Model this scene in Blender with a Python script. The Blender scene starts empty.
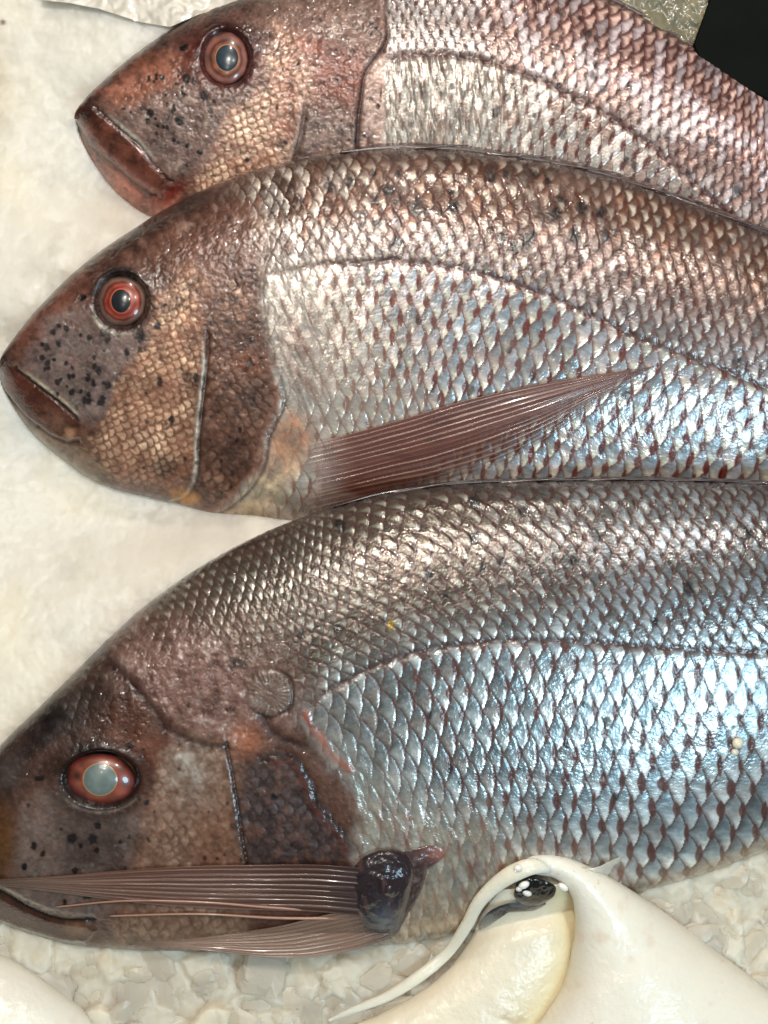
import bpy, math
import numpy as np
from mathutils import Vector

# ------------------------------------------------------------------ camera, world, lamps, exposure
PX = 0.0005            # metres per picture pixel on the ice plane
H = 0.80               # camera height over the ice
scene = bpy.context.scene
C = scene.collection
cam_d = bpy.data.cameras.new('camera'); cam = bpy.data.objects.new('camera', cam_d); C.objects.link(cam)
cam.location = (0, 0, H); cam.rotation_euler = (0, 0, 0)
cam_d.sensor_fit = 'VERTICAL'; cam_d.sensor_height = 24.0
cam_d.lens = 24.0 * H / (1024 * PX)
cam_d.clip_start = 0.01; cam_d.clip_end = 50
cam_d.dof.use_dof = True; cam_d.dof.focus_distance = H - 0.055; cam_d.dof.aperture_fstop = 9.0
scene.camera = cam
scene.view_settings.view_transform = 'Standard'; scene.view_settings.look = 'None'
scene.view_settings.exposure = -0.32; scene.view_settings.gamma = 1.0
scene.render.engine = 'CYCLES'
scene.cycles.use_denoising = True
try: scene.cycles.denoising_prefilter = 'ACCURATE'
except Exception: pass
scene.cycles.max_bounces = 8; scene.cycles.sample_clamp_indirect = 6

world = bpy.data.worlds.new('World'); scene.world = world; world.use_nodes = True
wn = world.node_tree; wn.nodes.clear()
wo = wn.nodes.new('ShaderNodeOutputWorld'); wb = wn.nodes.new('ShaderNodeBackground')
wt = wn.nodes.new('ShaderNodeTexCoord'); wns = wn.nodes.new('ShaderNodeTexNoise'); wr = wn.nodes.new('ShaderNodeValToRGB')
wns.inputs['Scale'].default_value = 2.3; wns.inputs['Detail'].default_value = 1.0
wr.color_ramp.elements[0].position = 0.38; wr.color_ramp.elements[0].color = (0.10, 0.09, 0.08, 1)
wr.color_ramp.elements[1].position = 0.66; wr.color_ramp.elements[1].color = (0.85, 0.80, 0.72, 1)
wn.links.new(wt.outputs['Generated'], wns.inputs['Vector']); wn.links.new(wns.outputs['Fac'], wr.inputs['Fac'])
wn.links.new(wr.outputs['Color'], wb.inputs['Color']); wb.inputs['Strength'].default_value = 0.26
wn.links.new(wb.outputs['Background'], wo.inputs['Surface'])

def lamp(name, loc, target, size, energy, col):
    d = bpy.data.lights.new(name, 'AREA'); d.shape = 'DISK'; d.size = size; d.energy = energy; d.color = col
    o = bpy.data.objects.new(name, d); C.objects.link(o); o.location = loc
    o.rotation_euler = (Vector(target) - Vector(loc)).to_track_quat('-Z', 'Y').to_euler()
    return o
lamp('ceiling_lamp', (-0.25, 0.55, 1.7), (0, 0, 0), 0.6, 7.6, (1.0, 0.955, 0.89))
lamp('spot_lamp', (-0.10, 0.62, 1.35), (0.0, 0, 0), 0.03, 9.5, (1.0, 0.92, 0.82))
lamp('spot_lamp', (0.42, 0.50, 1.40), (0.0, 0, 0), 0.03, 7.5, (1.0, 0.93, 0.86))
lamp('spot_lamp', (0.02, 1.05, 0.72), (0.02, 0.0, 0.05), 0.04, 4.0, (1.0, 0.93, 0.82))
lamp('spot_lamp', (-0.35, -0.15, 1.45), (0.0, 0, 0), 0.025, 2.2, (1.0, 0.93, 0.84))
lamp('spot_lamp', (-0.16, 0.20, 1.30), (-0.05, 0, 0), 0.02, 2.4, (1.0, 0.94, 0.86))
lamp('window_light', (0.58, -0.64, 1.10), (0.16, -0.12, 0.05), 0.42, 10.0, (0.55, 0.84, 1.0))

# ------------------------------------------------------------------ helpers
def lin(r, g, b, k=1.0):
    c = np.array([r, g, b], float) / 255.0
    return np.where(c <= 0.04045, c / 12.92, ((c + 0.055) / 1.055) ** 2.4) * k

def P(X, Y, z):
    """picture pixel + height (m) -> world point"""
    X = np.asarray(X, float); Y = np.asarray(Y, float); z = np.asarray(z, float)
    s = PX * (H - z) / H
    return np.stack(np.broadcast_arrays((X - 384) * s, -(Y - 512) * s, z), -1)

def sstep(a, b, x):
    t = np.clip((x - a) / (b - a), 0, 1); return t * t * (3 - 2 * t)

def hash2(i, j, k=0):
    i = np.asarray(i).astype(np.int64); j = np.asarray(j).astype(np.int64)
    n = (i * 374761393 + j * 668265263 + k * 974634777 + 1013904223) & 0xFFFFFFFF
    n = ((n ^ (n >> 13)) * 1274126177) & 0xFFFFFFFF
    n = ((n ^ (n >> 16)) * 2246822519) & 0xFFFFFFFF
    n = n ^ (n >> 15)
    return (n & 0xFFFFFF) / float(0xFFFFFF)

def vnoise(x, y, seed=0):
    ix = np.floor(x); iy = np.floor(y); fx = x - ix; fy = y - iy
    fx = fx * fx * (3 - 2 * fx); fy = fy * fy * (3 - 2 * fy)
    a = hash2(ix, iy, seed); b = hash2(ix + 1, iy, seed); c = hash2(ix, iy + 1, seed); d = hash2(ix + 1, iy + 1, seed)
    return (a + (b - a) * fx + (c - a) * fy + (a - b - c + d) * fx * fy) * 2 - 1

def fbm(X, Y, size, octs=4, seed=0, sx=1.0, sy=1.0):
    x = X / size / sx; y = Y / size / sy; r = 0; a = 1.0; t = 0
    for o in range(octs):
        ca, sa = math.cos(0.7 * o), math.sin(0.7 * o)
        r = r + a * vnoise(x * ca - y * sa + 17.3 * o, x * sa + y * ca - 9.1 * o, seed + o); t += a
        a *= 0.55; x = x * 2; y = y * 2
    return r / t * 1.5

def pchip(xk, yk, x):
    xk = np.array(xk, float); yk = np.array(yk, float); h = np.diff(xk); d = np.diff(yk) / h
    m = np.zeros(len(xk)); m[0] = d[0]; m[-1] = d[-1]
    for i in range(1, len(xk) - 1):
        if d[i - 1] * d[i] > 0:
            w1 = 2 * h[i] + h[i - 1]; w2 = h[i] + 2 * h[i - 1]
            m[i] = (w1 + w2) / (w1 / d[i - 1] + w2 / d[i])
    x = np.clip(x, xk[0], xk[-1]); i = np.clip(np.searchsorted(xk, x) - 1, 0, len(xk) - 2)
    t = (x - xk[i]) / h[i]
    return (yk[i] * (1 + 2 * t) * (1 - t) ** 2 + h[i] * m[i] * t * (1 - t) ** 2
            + yk[i + 1] * t * t * (3 - 2 * t) + h[i] * m[i + 1] * t * t * (t - 1))

def curve(pts, n):
    """smooth curve through points, n samples evenly spaced"""
    pts = np.array(pts, float); d = np.r_[0, np.cumsum(np.hypot(*np.diff(pts[:, :2], axis=0).T))]
    s = np.linspace(0, d[-1], n)
    # centripetal-ish smoothing via Catmull-Rom on the chord parameter
    out = []
    for k in range(pts.shape[1]):
        y = pts[:, k]; m = np.gradient(y, d)
        i = np.clip(np.searchsorted(d, s) - 1, 0, len(d) - 2); h = d[i + 1] - d[i]; t = (s - d[i]) / h
        out.append(y[i] * (1 + 2 * t) * (1 - t) ** 2 + h * m[i] * t * (1 - t) ** 2 + y[i + 1] * t * t * (3 - 2 * t) + h * m[i + 1] * t * t * (t - 1))
    return np.stack(out, -1)

def pdist(X, Y, pts, smooth=True):
    """distance to polyline, signed side (+ = right of travel in picture coordinates), parameter 0..1"""
    pts = np.array(pts, float)
    if smooth and len(pts) > 2: pts = curve(pts, 4 * len(pts))
    best = np.full(X.shape, 1e9); side = np.zeros(X.shape); par = np.zeros(X.shape); n = len(pts) - 1
    for k in range(n):
        ax, ay = pts[k]; bx, by = pts[k + 1]; dx, dy = bx - ax, by - ay; L = dx * dx + dy * dy + 1e-9
        t = np.clip(((X - ax) * dx + (Y - ay) * dy) / L, 0, 1)
        ex = X - ax - t * dx; ey = Y - ay - t * dy; d = np.hypot(ex, ey)
        m = d < best - 1e-9
        best = np.where(m, d, best); side = np.where(m, np.sign(dx * ey - dy * ex), side); par = np.where(m, (k + t) / n, par)
    return best, best * side, par

def poly(X, Y, pts, soft=4.0, wob=0.0, seed=0):
    """soft polygon mask"""
    if wob:
        X, Y = X + 1.5 * wob * fbm(X, Y, 20, 4, seed + 50), Y + 1.5 * wob * fbm(X, Y, 20, 4, seed + 60); soft = soft * (1.6 if soft > 4.5 else 1.0)
    pts = np.array(pts, float); n = len(pts); inside = np.zeros(X.shape, bool); best = np.full(X.shape, 1e9)
    for k in range(n):
        ax, ay = pts[k]; bx, by = pts[(k + 1) % n]; dx, dy = bx - ax, by - ay
        t = np.clip(((X - ax) * dx + (Y - ay) * dy) / (dx * dx + dy * dy + 1e-9), 0, 1)
        best = np.minimum(best, np.hypot(X - ax - t * dx, Y - ay - t * dy))
        if dy != 0:
            c = ((ay > Y) != (by > Y)) & (X < (bx - ax) * (Y - ay) / dy + ax); inside ^= c
    sd = np.where(inside, best, -best)
    m = sstep(-soft, soft, sd)
    if wob and seed not in (31, 52, 332, 352, 132, 37): m = m * np.clip(0.86 + 0.30 * fbm(X, Y, 15, 4, seed + 70), 0.25, 1)
    return m

def blob(X, Y, x, y, rx, ry, ang=0.0, p=2.0):
    c, s = math.cos(math.radians(ang)), math.sin(math.radians(ang))
    u = ((X - x) * c + (Y - y) * s) / rx; v = (-(X - x) * s + (Y - y) * c) / ry
    return np.exp(-(u * u + v * v) ** (p / 2))

def mix(col, c, m):
    c = np.asarray(c); m = np.clip(m, 0, 1)[..., None]; return col * (1 - m) + c * m

def new_obj(name, verts, faces, mat, parent=None, smooth=True, attrs=None):
    """faces: (n,4) array or list of tuples"""
    me = bpy.data.meshes.new(name); V = np.asarray(verts, float).reshape(-1, 3)
    if name != 'ice':      # make the faces look outwards
        Fq = faces if isinstance(faces, np.ndarray) else np.array([(f[0], f[1], f[2]) for f in faces])
        o0 = V.mean(0); a0 = V[Fq[:, 0]] - o0; a1 = V[Fq[:, 1]] - o0; a2 = V[Fq[:, 2]] - o0
        vol = np.einsum('ij,ij->i', a0, np.cross(a1, a2)).sum()
        if Fq.shape[1] == 4: vol += np.einsum('ij,ij->i', a0, np.cross(a2, V[Fq[:, 3]] - o0)).sum()
        if vol < 0: faces = faces[:, ::-1] if isinstance(faces, np.ndarray) else [tuple(f)[::-1] for f in faces]
    if isinstance(faces, np.ndarray):
        me.vertices.add(len(V)); me.vertices.foreach_set('co', V.astype(np.float32).ravel())
        F = faces.astype(np.int32); k = F.shape[1]
        me.loops.add(F.size); me.loops.foreach_set('vertex_index', F.ravel())
        me.polygons.add(len(F)); me.polygons.foreach_set('loop_start', np.arange(0, F.size, k, dtype=np.int32))
        me.polygons.foreach_set('loop_total', np.full(len(F), k, dtype=np.int32))
        me.update(calc_edges=True)
    else:
        me.from_pydata([tuple(v) for v in V], [], faces)
    me.polygons.foreach_set('use_smooth', np.full(len(me.polygons), smooth))
    for an, av in (attrs or {}).items():
        av = np.asarray(av, float)
        if av.ndim >= 2 and av.shape[-1] == 3:
            a = me.color_attributes.new(an, 'FLOAT_COLOR', 'POINT')
            a.data.foreach_set('color', np.c_[av.reshape(-1, 3), np.ones(len(V))].astype(np.float32).ravel())
        else:
            a = me.attributes.new(an, 'FLOAT', 'POINT'); a.data.foreach_set('value', av.astype(np.float32).ravel())
    me.update(); me.materials.append(mat)
    o = bpy.data.objects.new(name, me); C.objects.link(o)
    if parent: o.parent = parent
    return o

def gfaces(n, m, closed=False, flip=False, off=0):
    i, j = np.meshgrid(np.arange(n - 1), np.arange(m if closed else m - 1), indexing='ij')
    a = i * m + j; b = i * m + (j + 1) % m; c = (i + 1) * m + (j + 1) % m; d = (i + 1) * m + j
    F = np.stack([a, b, c, d], -1).reshape(-1, 4) + off
    return F[:, ::-1] if flip else F

def normals(Q, closed=False):
    du = np.gradient(Q, axis=0)
    dv = (np.roll(Q, -1, 1) - np.roll(Q, 1, 1)) if closed else np.gradient(Q, axis=1)
    N = np.cross(du, dv); return N / (np.linalg.norm(N, axis=-1, keepdims=True) + 1e-12)

def thing(name, label, cat, loc=(0, 0, 0), group=None):
    o = bpy.data.objects.new(name, None); C.objects.link(o); o.empty_display_size = 0.02
    o['label'] = label; o['category'] = cat
    if group: o['group'] = group
    return o

def tag(o, label, cat, group=None):
    o['label'] = label; o['category'] = cat
    if group: o['group'] = group
    return o

# ------------------------------------------------------------------ materials
def mat_base(name):
    m = bpy.data.materials.new(name); m.use_nodes = True; nt = m.node_tree
    return m, nt, nt.nodes['Principled BSDF']

def attr(nt, n, out='Fac'):
    a = nt.nodes.new('ShaderNodeAttribute'); a.attribute_name = n; return a.outputs[out]

def add_bump(nt, b, scale, strength, dist, detail=3.0, stretch=None, prev=None, coat=False):
    tc = nt.nodes.new('ShaderNodeTexCoord'); n = nt.nodes.new('ShaderNodeTexNoise'); bp = nt.nodes.new('ShaderNodeBump')
    n.inputs['Scale'].default_value = scale; n.inputs['Detail'].default_value = detail
    src = tc.outputs['Object']
    if stretch:
        mp = nt.nodes.new('ShaderNodeMapping'); mp.inputs['Scale'].default_value = stretch; nt.links.new(src, mp.inputs['Vector']); src = mp.outputs['Vector']
    nt.links.new(src, n.inputs['Vector']); nt.links.new(n.outputs['Fac'], bp.inputs['Height'])
    bp.inputs['Strength'].default_value = strength; bp.inputs['Distance'].default_value = dist
    if prev: nt.links.new(prev, bp.inputs['Normal'])
    nt.links.new(bp.outputs['Normal'], b.inputs['Normal'])
    if coat: nt.links.new(bp.outputs['Normal'], b.inputs['Coat Normal'])
    return bp.outputs['Normal']

def skin_material(name, coat=0.7):
    m, nt, b = mat_base(name)
    nt.links.new(attr(nt, 'col', 'Color'), b.inputs['Base Color'])
    nt.links.new(attr(nt, 'met'), b.inputs['Metallic']); nt.links.new(attr(nt, 'rgh'), b.inputs['Roughness'])
    b.inputs['Coat Weight'].default_value = coat; b.inputs['Coat Roughness'].default_value = 0.035
    b.inputs['Coat IOR'].default_value = 1.38; b.inputs['Specular IOR Level'].default_value = 0.4
    p = add_bump(nt, b, 320, 0.24, 0.0007, 1.0)
    add_bump(nt, b, 900, 0.5, 0.00025, 1.0, prev=p, coat=True)
    return m
M_skin = skin_material('wet_fish_skin')

def fin_material():
    m, nt, b = mat_base('fin_membrane')
    nt.links.new(attr(nt, 'col', 'Color'), b.inputs['Base Color']); nt.links.new(attr(nt, 'alp'), b.inputs['Alpha'])
    b.inputs['Roughness'].default_value = 0.34; b.inputs['Coat Weight'].default_value = 0.6; b.inputs['Coat Roughness'].default_value = 0.12
    add_bump(nt, b, 900, 0.35, 0.0003, 2.0)
    return m
M_fin = fin_material()

def eye_material():
    m, nt, b = mat_base('wet_eye')
    nt.links.new(attr(nt, 'col', 'Color'), b.inputs['Base Color']); b.inputs['Roughness'].default_value = 0.30
    b.inputs['Coat Weight'].default_value = 1.0; b.inputs['Coat Roughness'].default_value = 0.03; b.inputs['Coat IOR'].default_value = 1.42
    return m
M_eye = eye_material()

def ice_material(name, sss=0.5, rough=0.28, trans=0.0):
    m, nt, b = mat_base(name)
    nt.links.new(attr(nt, 'col', 'Color'), b.inputs['Base Color']); b.inputs['Roughness'].default_value = rough
    b.inputs['IOR'].default_value = 1.31
    b.inputs['Subsurface Weight'].default_value = sss; b.inputs['Subsurface Radius'].default_value = (1.0, 0.9, 0.75)
    b.inputs['Subsurface Scale'].default_value = 0.02
    b.inputs['Transmission Weight'].default_value = trans
    p = add_bump(nt, b, 140, 0.25, 0.0010, 4.0)
    add_bump(nt, b, 500, 0.15, 0.0004, 3.0, prev=p)
    return m
M_ice = ice_material('crushed_ice_bed', 0.85, 0.42)
M_lump = ice_material('ice_lump', 0.0, 0.30, 0.65)
M_lump.node_tree.nodes['Principled BSDF'].inputs['Subsurface Scale'].default_value = 0.007

def squid_material():
    m, nt, b = mat_base('squid_flesh')
    nt.links.new(attr(nt, 'col', 'Color'), b.inputs['Base Color']); b.inputs['Roughness'].default_value = 0.5
    b.inputs['Subsurface Weight'].default_value = 0.6; b.inputs['Subsurface Radius'].default_value = (1.0, 0.88, 0.75)
    b.inputs['Subsurface Scale'].default_value = 0.008; b.inputs['Coat Weight'].default_value = 0.45; b.inputs['Coat Roughness'].default_value = 0.10
    p = add_bump(nt, b, 90, 0.18, 0.0012, 3.0)
    add_bump(nt, b, 420, 0.55, 0.0007, 3.0, prev=p, coat=True)
    return m
M_squid = squid_material()

def plain(name, col, rough, coat=0.0, alpha=1.0, bump=(300, 0.2, 0.0004), trans=0.0):
    m, nt, b = mat_base(name)
    n = nt.nodes.new('ShaderNodeTexNoise'); n.inputs['Scale'].default_value = 60; n.inputs['Detail'].default_value = 4
    r = nt.nodes.new('ShaderNodeValToRGB'); r.color_ramp.elements[0].position = 0.3; r.color_ramp.elements[1].position = 0.7
    r.color_ramp.elements[0].color = (*[c * 0.75 for c in col], 1); r.color_ramp.elements[1].color = (*[min(1, c * 1.2) for c in col], 1)
    tc = nt.nodes.new('ShaderNodeTexCoord'); nt.links.new(tc.outputs['Object'], n.inputs['Vector'])
    nt.links.new(n.outputs['Fac'], r.inputs['Fac']); nt.links.new(r.outputs['Color'], b.inputs['Base Color'])
    b.inputs['Roughness'].default_value = rough; b.inputs['Coat Weight'].default_value = coat; b.inputs['Alpha'].default_value = alpha
    b.inputs['Transmission Weight'].default_value = trans
    add_bump(nt, b, bump[0], bump[1], bump[2])
    return m
M_black = plain('black_plastic', (0.002, 0.003, 0.002), 0.7)
M_film = plain('wet_plastic_film', (0.20, 0.18, 0.12), 0.2, 0.5, 1.0, (60, 0.7, 0.004), 0.0)
M_black.node_tree.nodes['Principled BSDF'].inputs['Specular IOR Level'].default_value = 0.08
M_clear = plain('clear_plastic_film', (0.50, 0.46, 0.38), 0.35, 0.3, 1.0, (40, 0.2, 0.003), 0.1)
M_grain = plain('white_grain', (0.80, 0.76, 0.66), 0.35, 0.3)

# ------------------------------------------------------------------ fish: shape
def scale_field(u, v, rx=0.80, ry=1.12):
    """overlapping scales in lattice coordinates: every point belongs to the foremost scale that covers it"""
    j0 = np.floor(v); best = np.full(u.shape, 1e9); bj = np.zeros(u.shape); barc = np.zeros(u.shape); rows = []
    for k in (-1, 0, 1, 2):
        j = j0 + k; dv = (v - j) / ry; ok = np.abs(dv) < 1
        arc = rx * (0.80 * np.sqrt(np.clip(1 - dv * dv, 0, 1)) + 0.20 * np.clip(1 - np.abs(dv) ** 1.35, 0, 1)); off = 0.5 * (np.mod(j, 2))
        cu = np.where(ok, np.ceil(u - arc - off) + off, 1e9); rows.append((cu, arc))
        m = ok & (cu < best); best = np.where(m, cu, best); bj = np.where(m, j, bj); barc = np.where(m, arc, barc)
    edge = best - 1 + 0 * u
    for cu, arc in rows: edge = np.where((cu < 1e8) & (cu - 1 < best - 0.01), np.maximum(edge, cu - 1 + arc), edge)
    lx = u - best; ly = v - bj
    return best, bj, lx, ly, best + barc - u, u - edge, u, v     # .., distance to own rear edge, behind the covering edge

def cusp_marks(u, v, seed, wid=0.185, hgt=0.46, c0=-0.20):
    """upright lens-shaped pigment marks where three scales meet"""
    out = np.zeros(u.shape); j0 = np.floor(v)
    for k in (0, 1):
        j = j0 + k; off = 0.5 * np.mod(j, 2); q = u - off - c0 - 0.03; i = np.floor(q + 0.5); du = q - i; dv = v - j
        a = hash2(i, j, seed); b = hash2(i, j, seed + 1); c = hash2(i, j, seed + 2)
        w = wid * (0.55 + 0.75 * a); h = hgt * (0.7 + 0.5 * b); du = du + (c - 0.5) * 0.25 * dv - 0.10 * dv * dv
        out = np.maximum(out, sstep(0.045, -0.045, np.abs(du) - w * np.clip(1 - (dv / h) ** 2, -0.5, 1)) * (0.85 + 0.15 * b))
    return out

class Fish:
    def __init__(s, top, bot, thick, zd, zv, late, x_vis=(-30, 800), step=1.05, n_up=420):
        s.topk, s.botk, s.thk = top, bot, thick; s.zd, s.zv = zd, zv; s.late = late
        s.x0, s.x1 = top[0][0], top[-1][0]
        # columns: tight at the snout, even in view, wider out of view
        xs = [s.x0]; x = s.x0; d = 0.05
        while x < s.x1:
            x += d; xs.append(min(x, s.x1))
            if x < x_vis[0]: d = min(d * 1.15 + 0.02, 2.5)
            elif x < x_vis[1]: d = min(d * 1.12 + 0.02, step) if d < step else step
            else: d = min(d * 1.1, 3.5)
        s.xs = np.array(xs)
        # ring parameter: even arc length over the upper half
        th = np.linspace(0, math.pi, 2001); e = 2 / 2.35
        t = -np.sign(np.cos(th)) * np.abs(np.cos(th)) ** e; z = np.abs(np.sin(th)) ** e
        a = np.r_[0, np.cumsum(np.hypot(np.diff(t), 0.30 * np.diff(z)))]; a /= a[-1]
        s.t_tab, s.w_tab, s.z_tab = t, a, z
        w = np.linspace(0, 1, n_up); s.w = w; s.t = np.interp(w, a, t); s.z = np.interp(w, a, z)
        wl = np.linspace(1, 0, 40)[1:-1]; s.tl = np.interp(wl, a, t); s.zl = -np.interp(wl, a, z); s.wl = wl
    def rt(s, x): return np.sqrt(np.maximum(x - s.x0, 0) + 0.2)
    def top(s, x): k = np.array(s.topk, float); return pchip(s.rt(k[:, 0]), k[:, 1], s.rt(x))
    def bot(s, x): k = np.array(s.botk, float); return pchip(s.rt(k[:, 0]), k[:, 1], s.rt(x))
    def thick(s, x): k = np.array(s.thk, float); return pchip(s.rt(k[:, 0]), k[:, 1], s.rt(x))
    def lat(s, x): k = np.array(s.late, float); return pchip(k[:, 0], k[:, 1], x)
    def zc(s, x, t): return s.zd + (s.zv - s.zd) * (t * 0.5 + 0.5)
    def surf(s, X, Y, lift=0.0):
        """height of the body's upper surface under a picture point"""
        a, b = s.top(X), s.bot(X); t = np.clip((Y - (a + b) / 2) / ((b - a) / 2 + 1e-6), -1, 1)
        return s.zc(X, t) + s.thick(X) * np.interp(t, s.t_tab, s.z_tab) + lift
    def build(s, paint, name, parent):
        X = s.xs[:, None]; a = s.top(s.xs)[:, None]; b = s.bot(s.xs)[:, None]; h = s.thick(s.xs)[:, None]
        t = np.r_[s.t, s.tl][None]; z = np.r_[s.z, s.zl][None]; W = np.broadcast_to(np.r_[s.w, s.wl][None], (len(s.xs), t.shape[1]))
        Y = (a + b) / 2 + t * (b - a) / 2; X = np.broadcast_to(X, Y.shape)
        up = z > 0
        Z = s.zc(X, t) + h * z * np.where(up, 1.0, 0.8)
        Q = P(X, Y, Z); N = normals(Q, True)
        if N[len(s.xs) // 2, len(s.w) // 2, 2] < 0: N = -N
        A = (b - a) * 1.10
        tL = np.clip((s.lat(X) - (a + b) / 2) / ((b - a) / 2), -1, 1); wL = np.interp(tL, s.t_tab, s.w_tab)
        D = (W - wL) * A            # signed arc distance (px) from the lateral line
        ls = s.lat(s.xs); sl = np.interp(np.arange(-400, 1600.0), s.xs, np.gradient(ls, s.xs) * sstep(250, 420, s.xs)); sl = np.convolve(sl, np.hanning(121) / np.hanning(121).sum(), 'same')
        slope = np.interp(s.xs, np.arange(-400, 1600.0), sl)[:, None]; cosf = 1 / np.sqrt(1 + slope * slope)
        arc = np.r_[0, np.cumsum(np.diff(s.xs) / cosf[1:, 0])][:, None] + s.x0
        U = arc + 0.75 * slope * cosf * D; D = D * cosf
        d, col, met, rgh = paint(X, Y, U, D, s, t, Q)
        col = np.clip(col, 0, 1) ** (1.34 - 0.22 * sstep(0.12, 0.4, met))[..., None]
        d = d * up * sstep(0, 0.10, np.abs(z)) + 0 * X
        Q = Q + N * (d * PX)[..., None]
        n, m = Y.shape; F = gfaces(n, m, True)
        o = new_obj(name, Q, F, M_skin, parent, True, {'col': np.clip(col, 0, 1), 'met': met, 'rgh': rgh})
        return o

F1 = Fish(top=[(76, 119), (80, 106), (100, 84), (130, 58), (160, 36), (200, 14), (235, 0), (300, -20), (400, -36), (500, -30), (560, -18), (615, 0), (680, 37), (720, 62), (768, 95), (860, 165), (960, 225), (1040, 262)],
          bot=[(76, 121), (82, 145), (98, 172), (118, 196), (140, 214), (170, 226), (220, 236), (300, 245), (400, 250), (500, 258), (600, 275), (768, 320), (900, 345), (1040, 350)],
          thick=[(76, 0.002), (90, 0.012), (130, 0.019), (200, 0.025), (300, 0.029), (450, 0.031), (700, 0.027), (900, 0.016), (1040, 0.008)], zd=0.026, zv=0.004,
          late=[(380, 62), (400, 57), (440, 55), (490, 62), (530, 76), (560, 90), (600, 110), (640, 137), (680, 170), (720, 205), (768, 240), (1040, 306)])
F2 = Fish(top=[(-2, 368), (2, 355), (14, 338), (40, 306), (70, 276), (100, 251), (130, 231), (165, 209), (200, 191), (250, 171), (300, 159), (350, 151), (400, 147), (450, 148), (500, 154), (560, 163), (620, 178), (700, 206), (768, 233), (900, 300), (1040, 362), (1130, 390)],
          bot=[(-2, 370), (2, 388), (12, 408), (30, 432), (60, 458), (90, 479), (120, 491), (150, 498), (180, 505), (215, 514), (260, 520), (300, 524), (400, 525), (500, 524), (600, 520), (768, 512), (900, 500), (1040, 480), (1130, 470)],
          thick=[(-2, 0.002), (12, 0.013), (50, 0.021), (120, 0.028), (240, 0.034), (450, 0.037), (700, 0.033), (950, 0.018), (1130, 0.008)], zd=0.040, zv=0.012,
          late=[(240, 282), (270, 275), (330, 264), (390, 261), (440, 265), (500, 279), (560, 301), (610, 324), (660, 346), (710, 365), (768, 388), (900, 420), (1130, 430)])
F3 = Fish(top=[(-48, 850), (-44, 815), (-20, 775), (0, 746), (30, 716), (60, 687), (100, 647), (140, 610), (180, 580), (220, 555), (270, 530), (330, 508), (400, 490), (500, 481), (640, 479), (768, 483), (900, 500), (1080, 555), (1220, 598)],
          bot=[(-48, 855), (-44, 885), (-25, 905), (0, 922), (40, 938), (80, 946), (130, 950), (200, 952), (260, 950), (330, 948), (400, 944), (450, 936), (500, 925), (560, 912), (640, 892), (700, 876), (768, 850), (900, 792), (1080, 716), (1220, 690)],
          thick=[(-48, 0.002), (-36, 0.014), (0, 0.024), (80, 0.031), (200, 0.037), (400, 0.041), (700, 0.039), (1000, 0.022), (1220, 0.009)], zd=0.046, zv=0.014,
          late=[(280, 722), (300, 712), (330, 690), (360, 673), (400, 657), (450, 646), (520, 640), (600, 643), (680, 650), (768, 652), (900, 650), (1220, 645)])

def spots(X, Y, rng, region, n, rmin, rmax):
    m = np.zeros(X.shape)
    k = 0
    reg = np.array(region, float); x0, y0 = reg.min(0); x1, y1 = reg.max(0)
    while k < n:
        x = rng.uniform(x0, x1); y = rng.uniform(y0, y1)
        if poly(np.array([x]), np.array([y]), region, 0.1)[0] < 0.5: continue
        r = rng.uniform(rmin, rmax)
        m = np.maximum(m, spot(X, Y, x, y, r, r * rng.uniform(0.8, 1.7), rng.uniform(-30, 30))); k += 1
    return m

def spot(X, Y, x, y, rx, ry=None, ang=0):
    ry = ry or rx; R = max(rx, ry) * 3
    out = np.zeros(X.shape); sel = (np.abs(X - x) < R) & (np.abs(Y - y) < R)
    xs, ys = X[sel], Y[sel]
    w = 1 + 0.28 * vnoise(xs * 0.45 + x, ys * 0.45 + y, 7)
    c, s = math.cos(math.radians(ang)), math.sin(math.radians(ang))
    r = np.hypot(((xs - x) * c + (ys - y) * s) / rx, (-(xs - x) * s + (ys - y) * c) / ry)
    out[sel] = sstep(1.25, 0.6, r * w)
    return out

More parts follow.
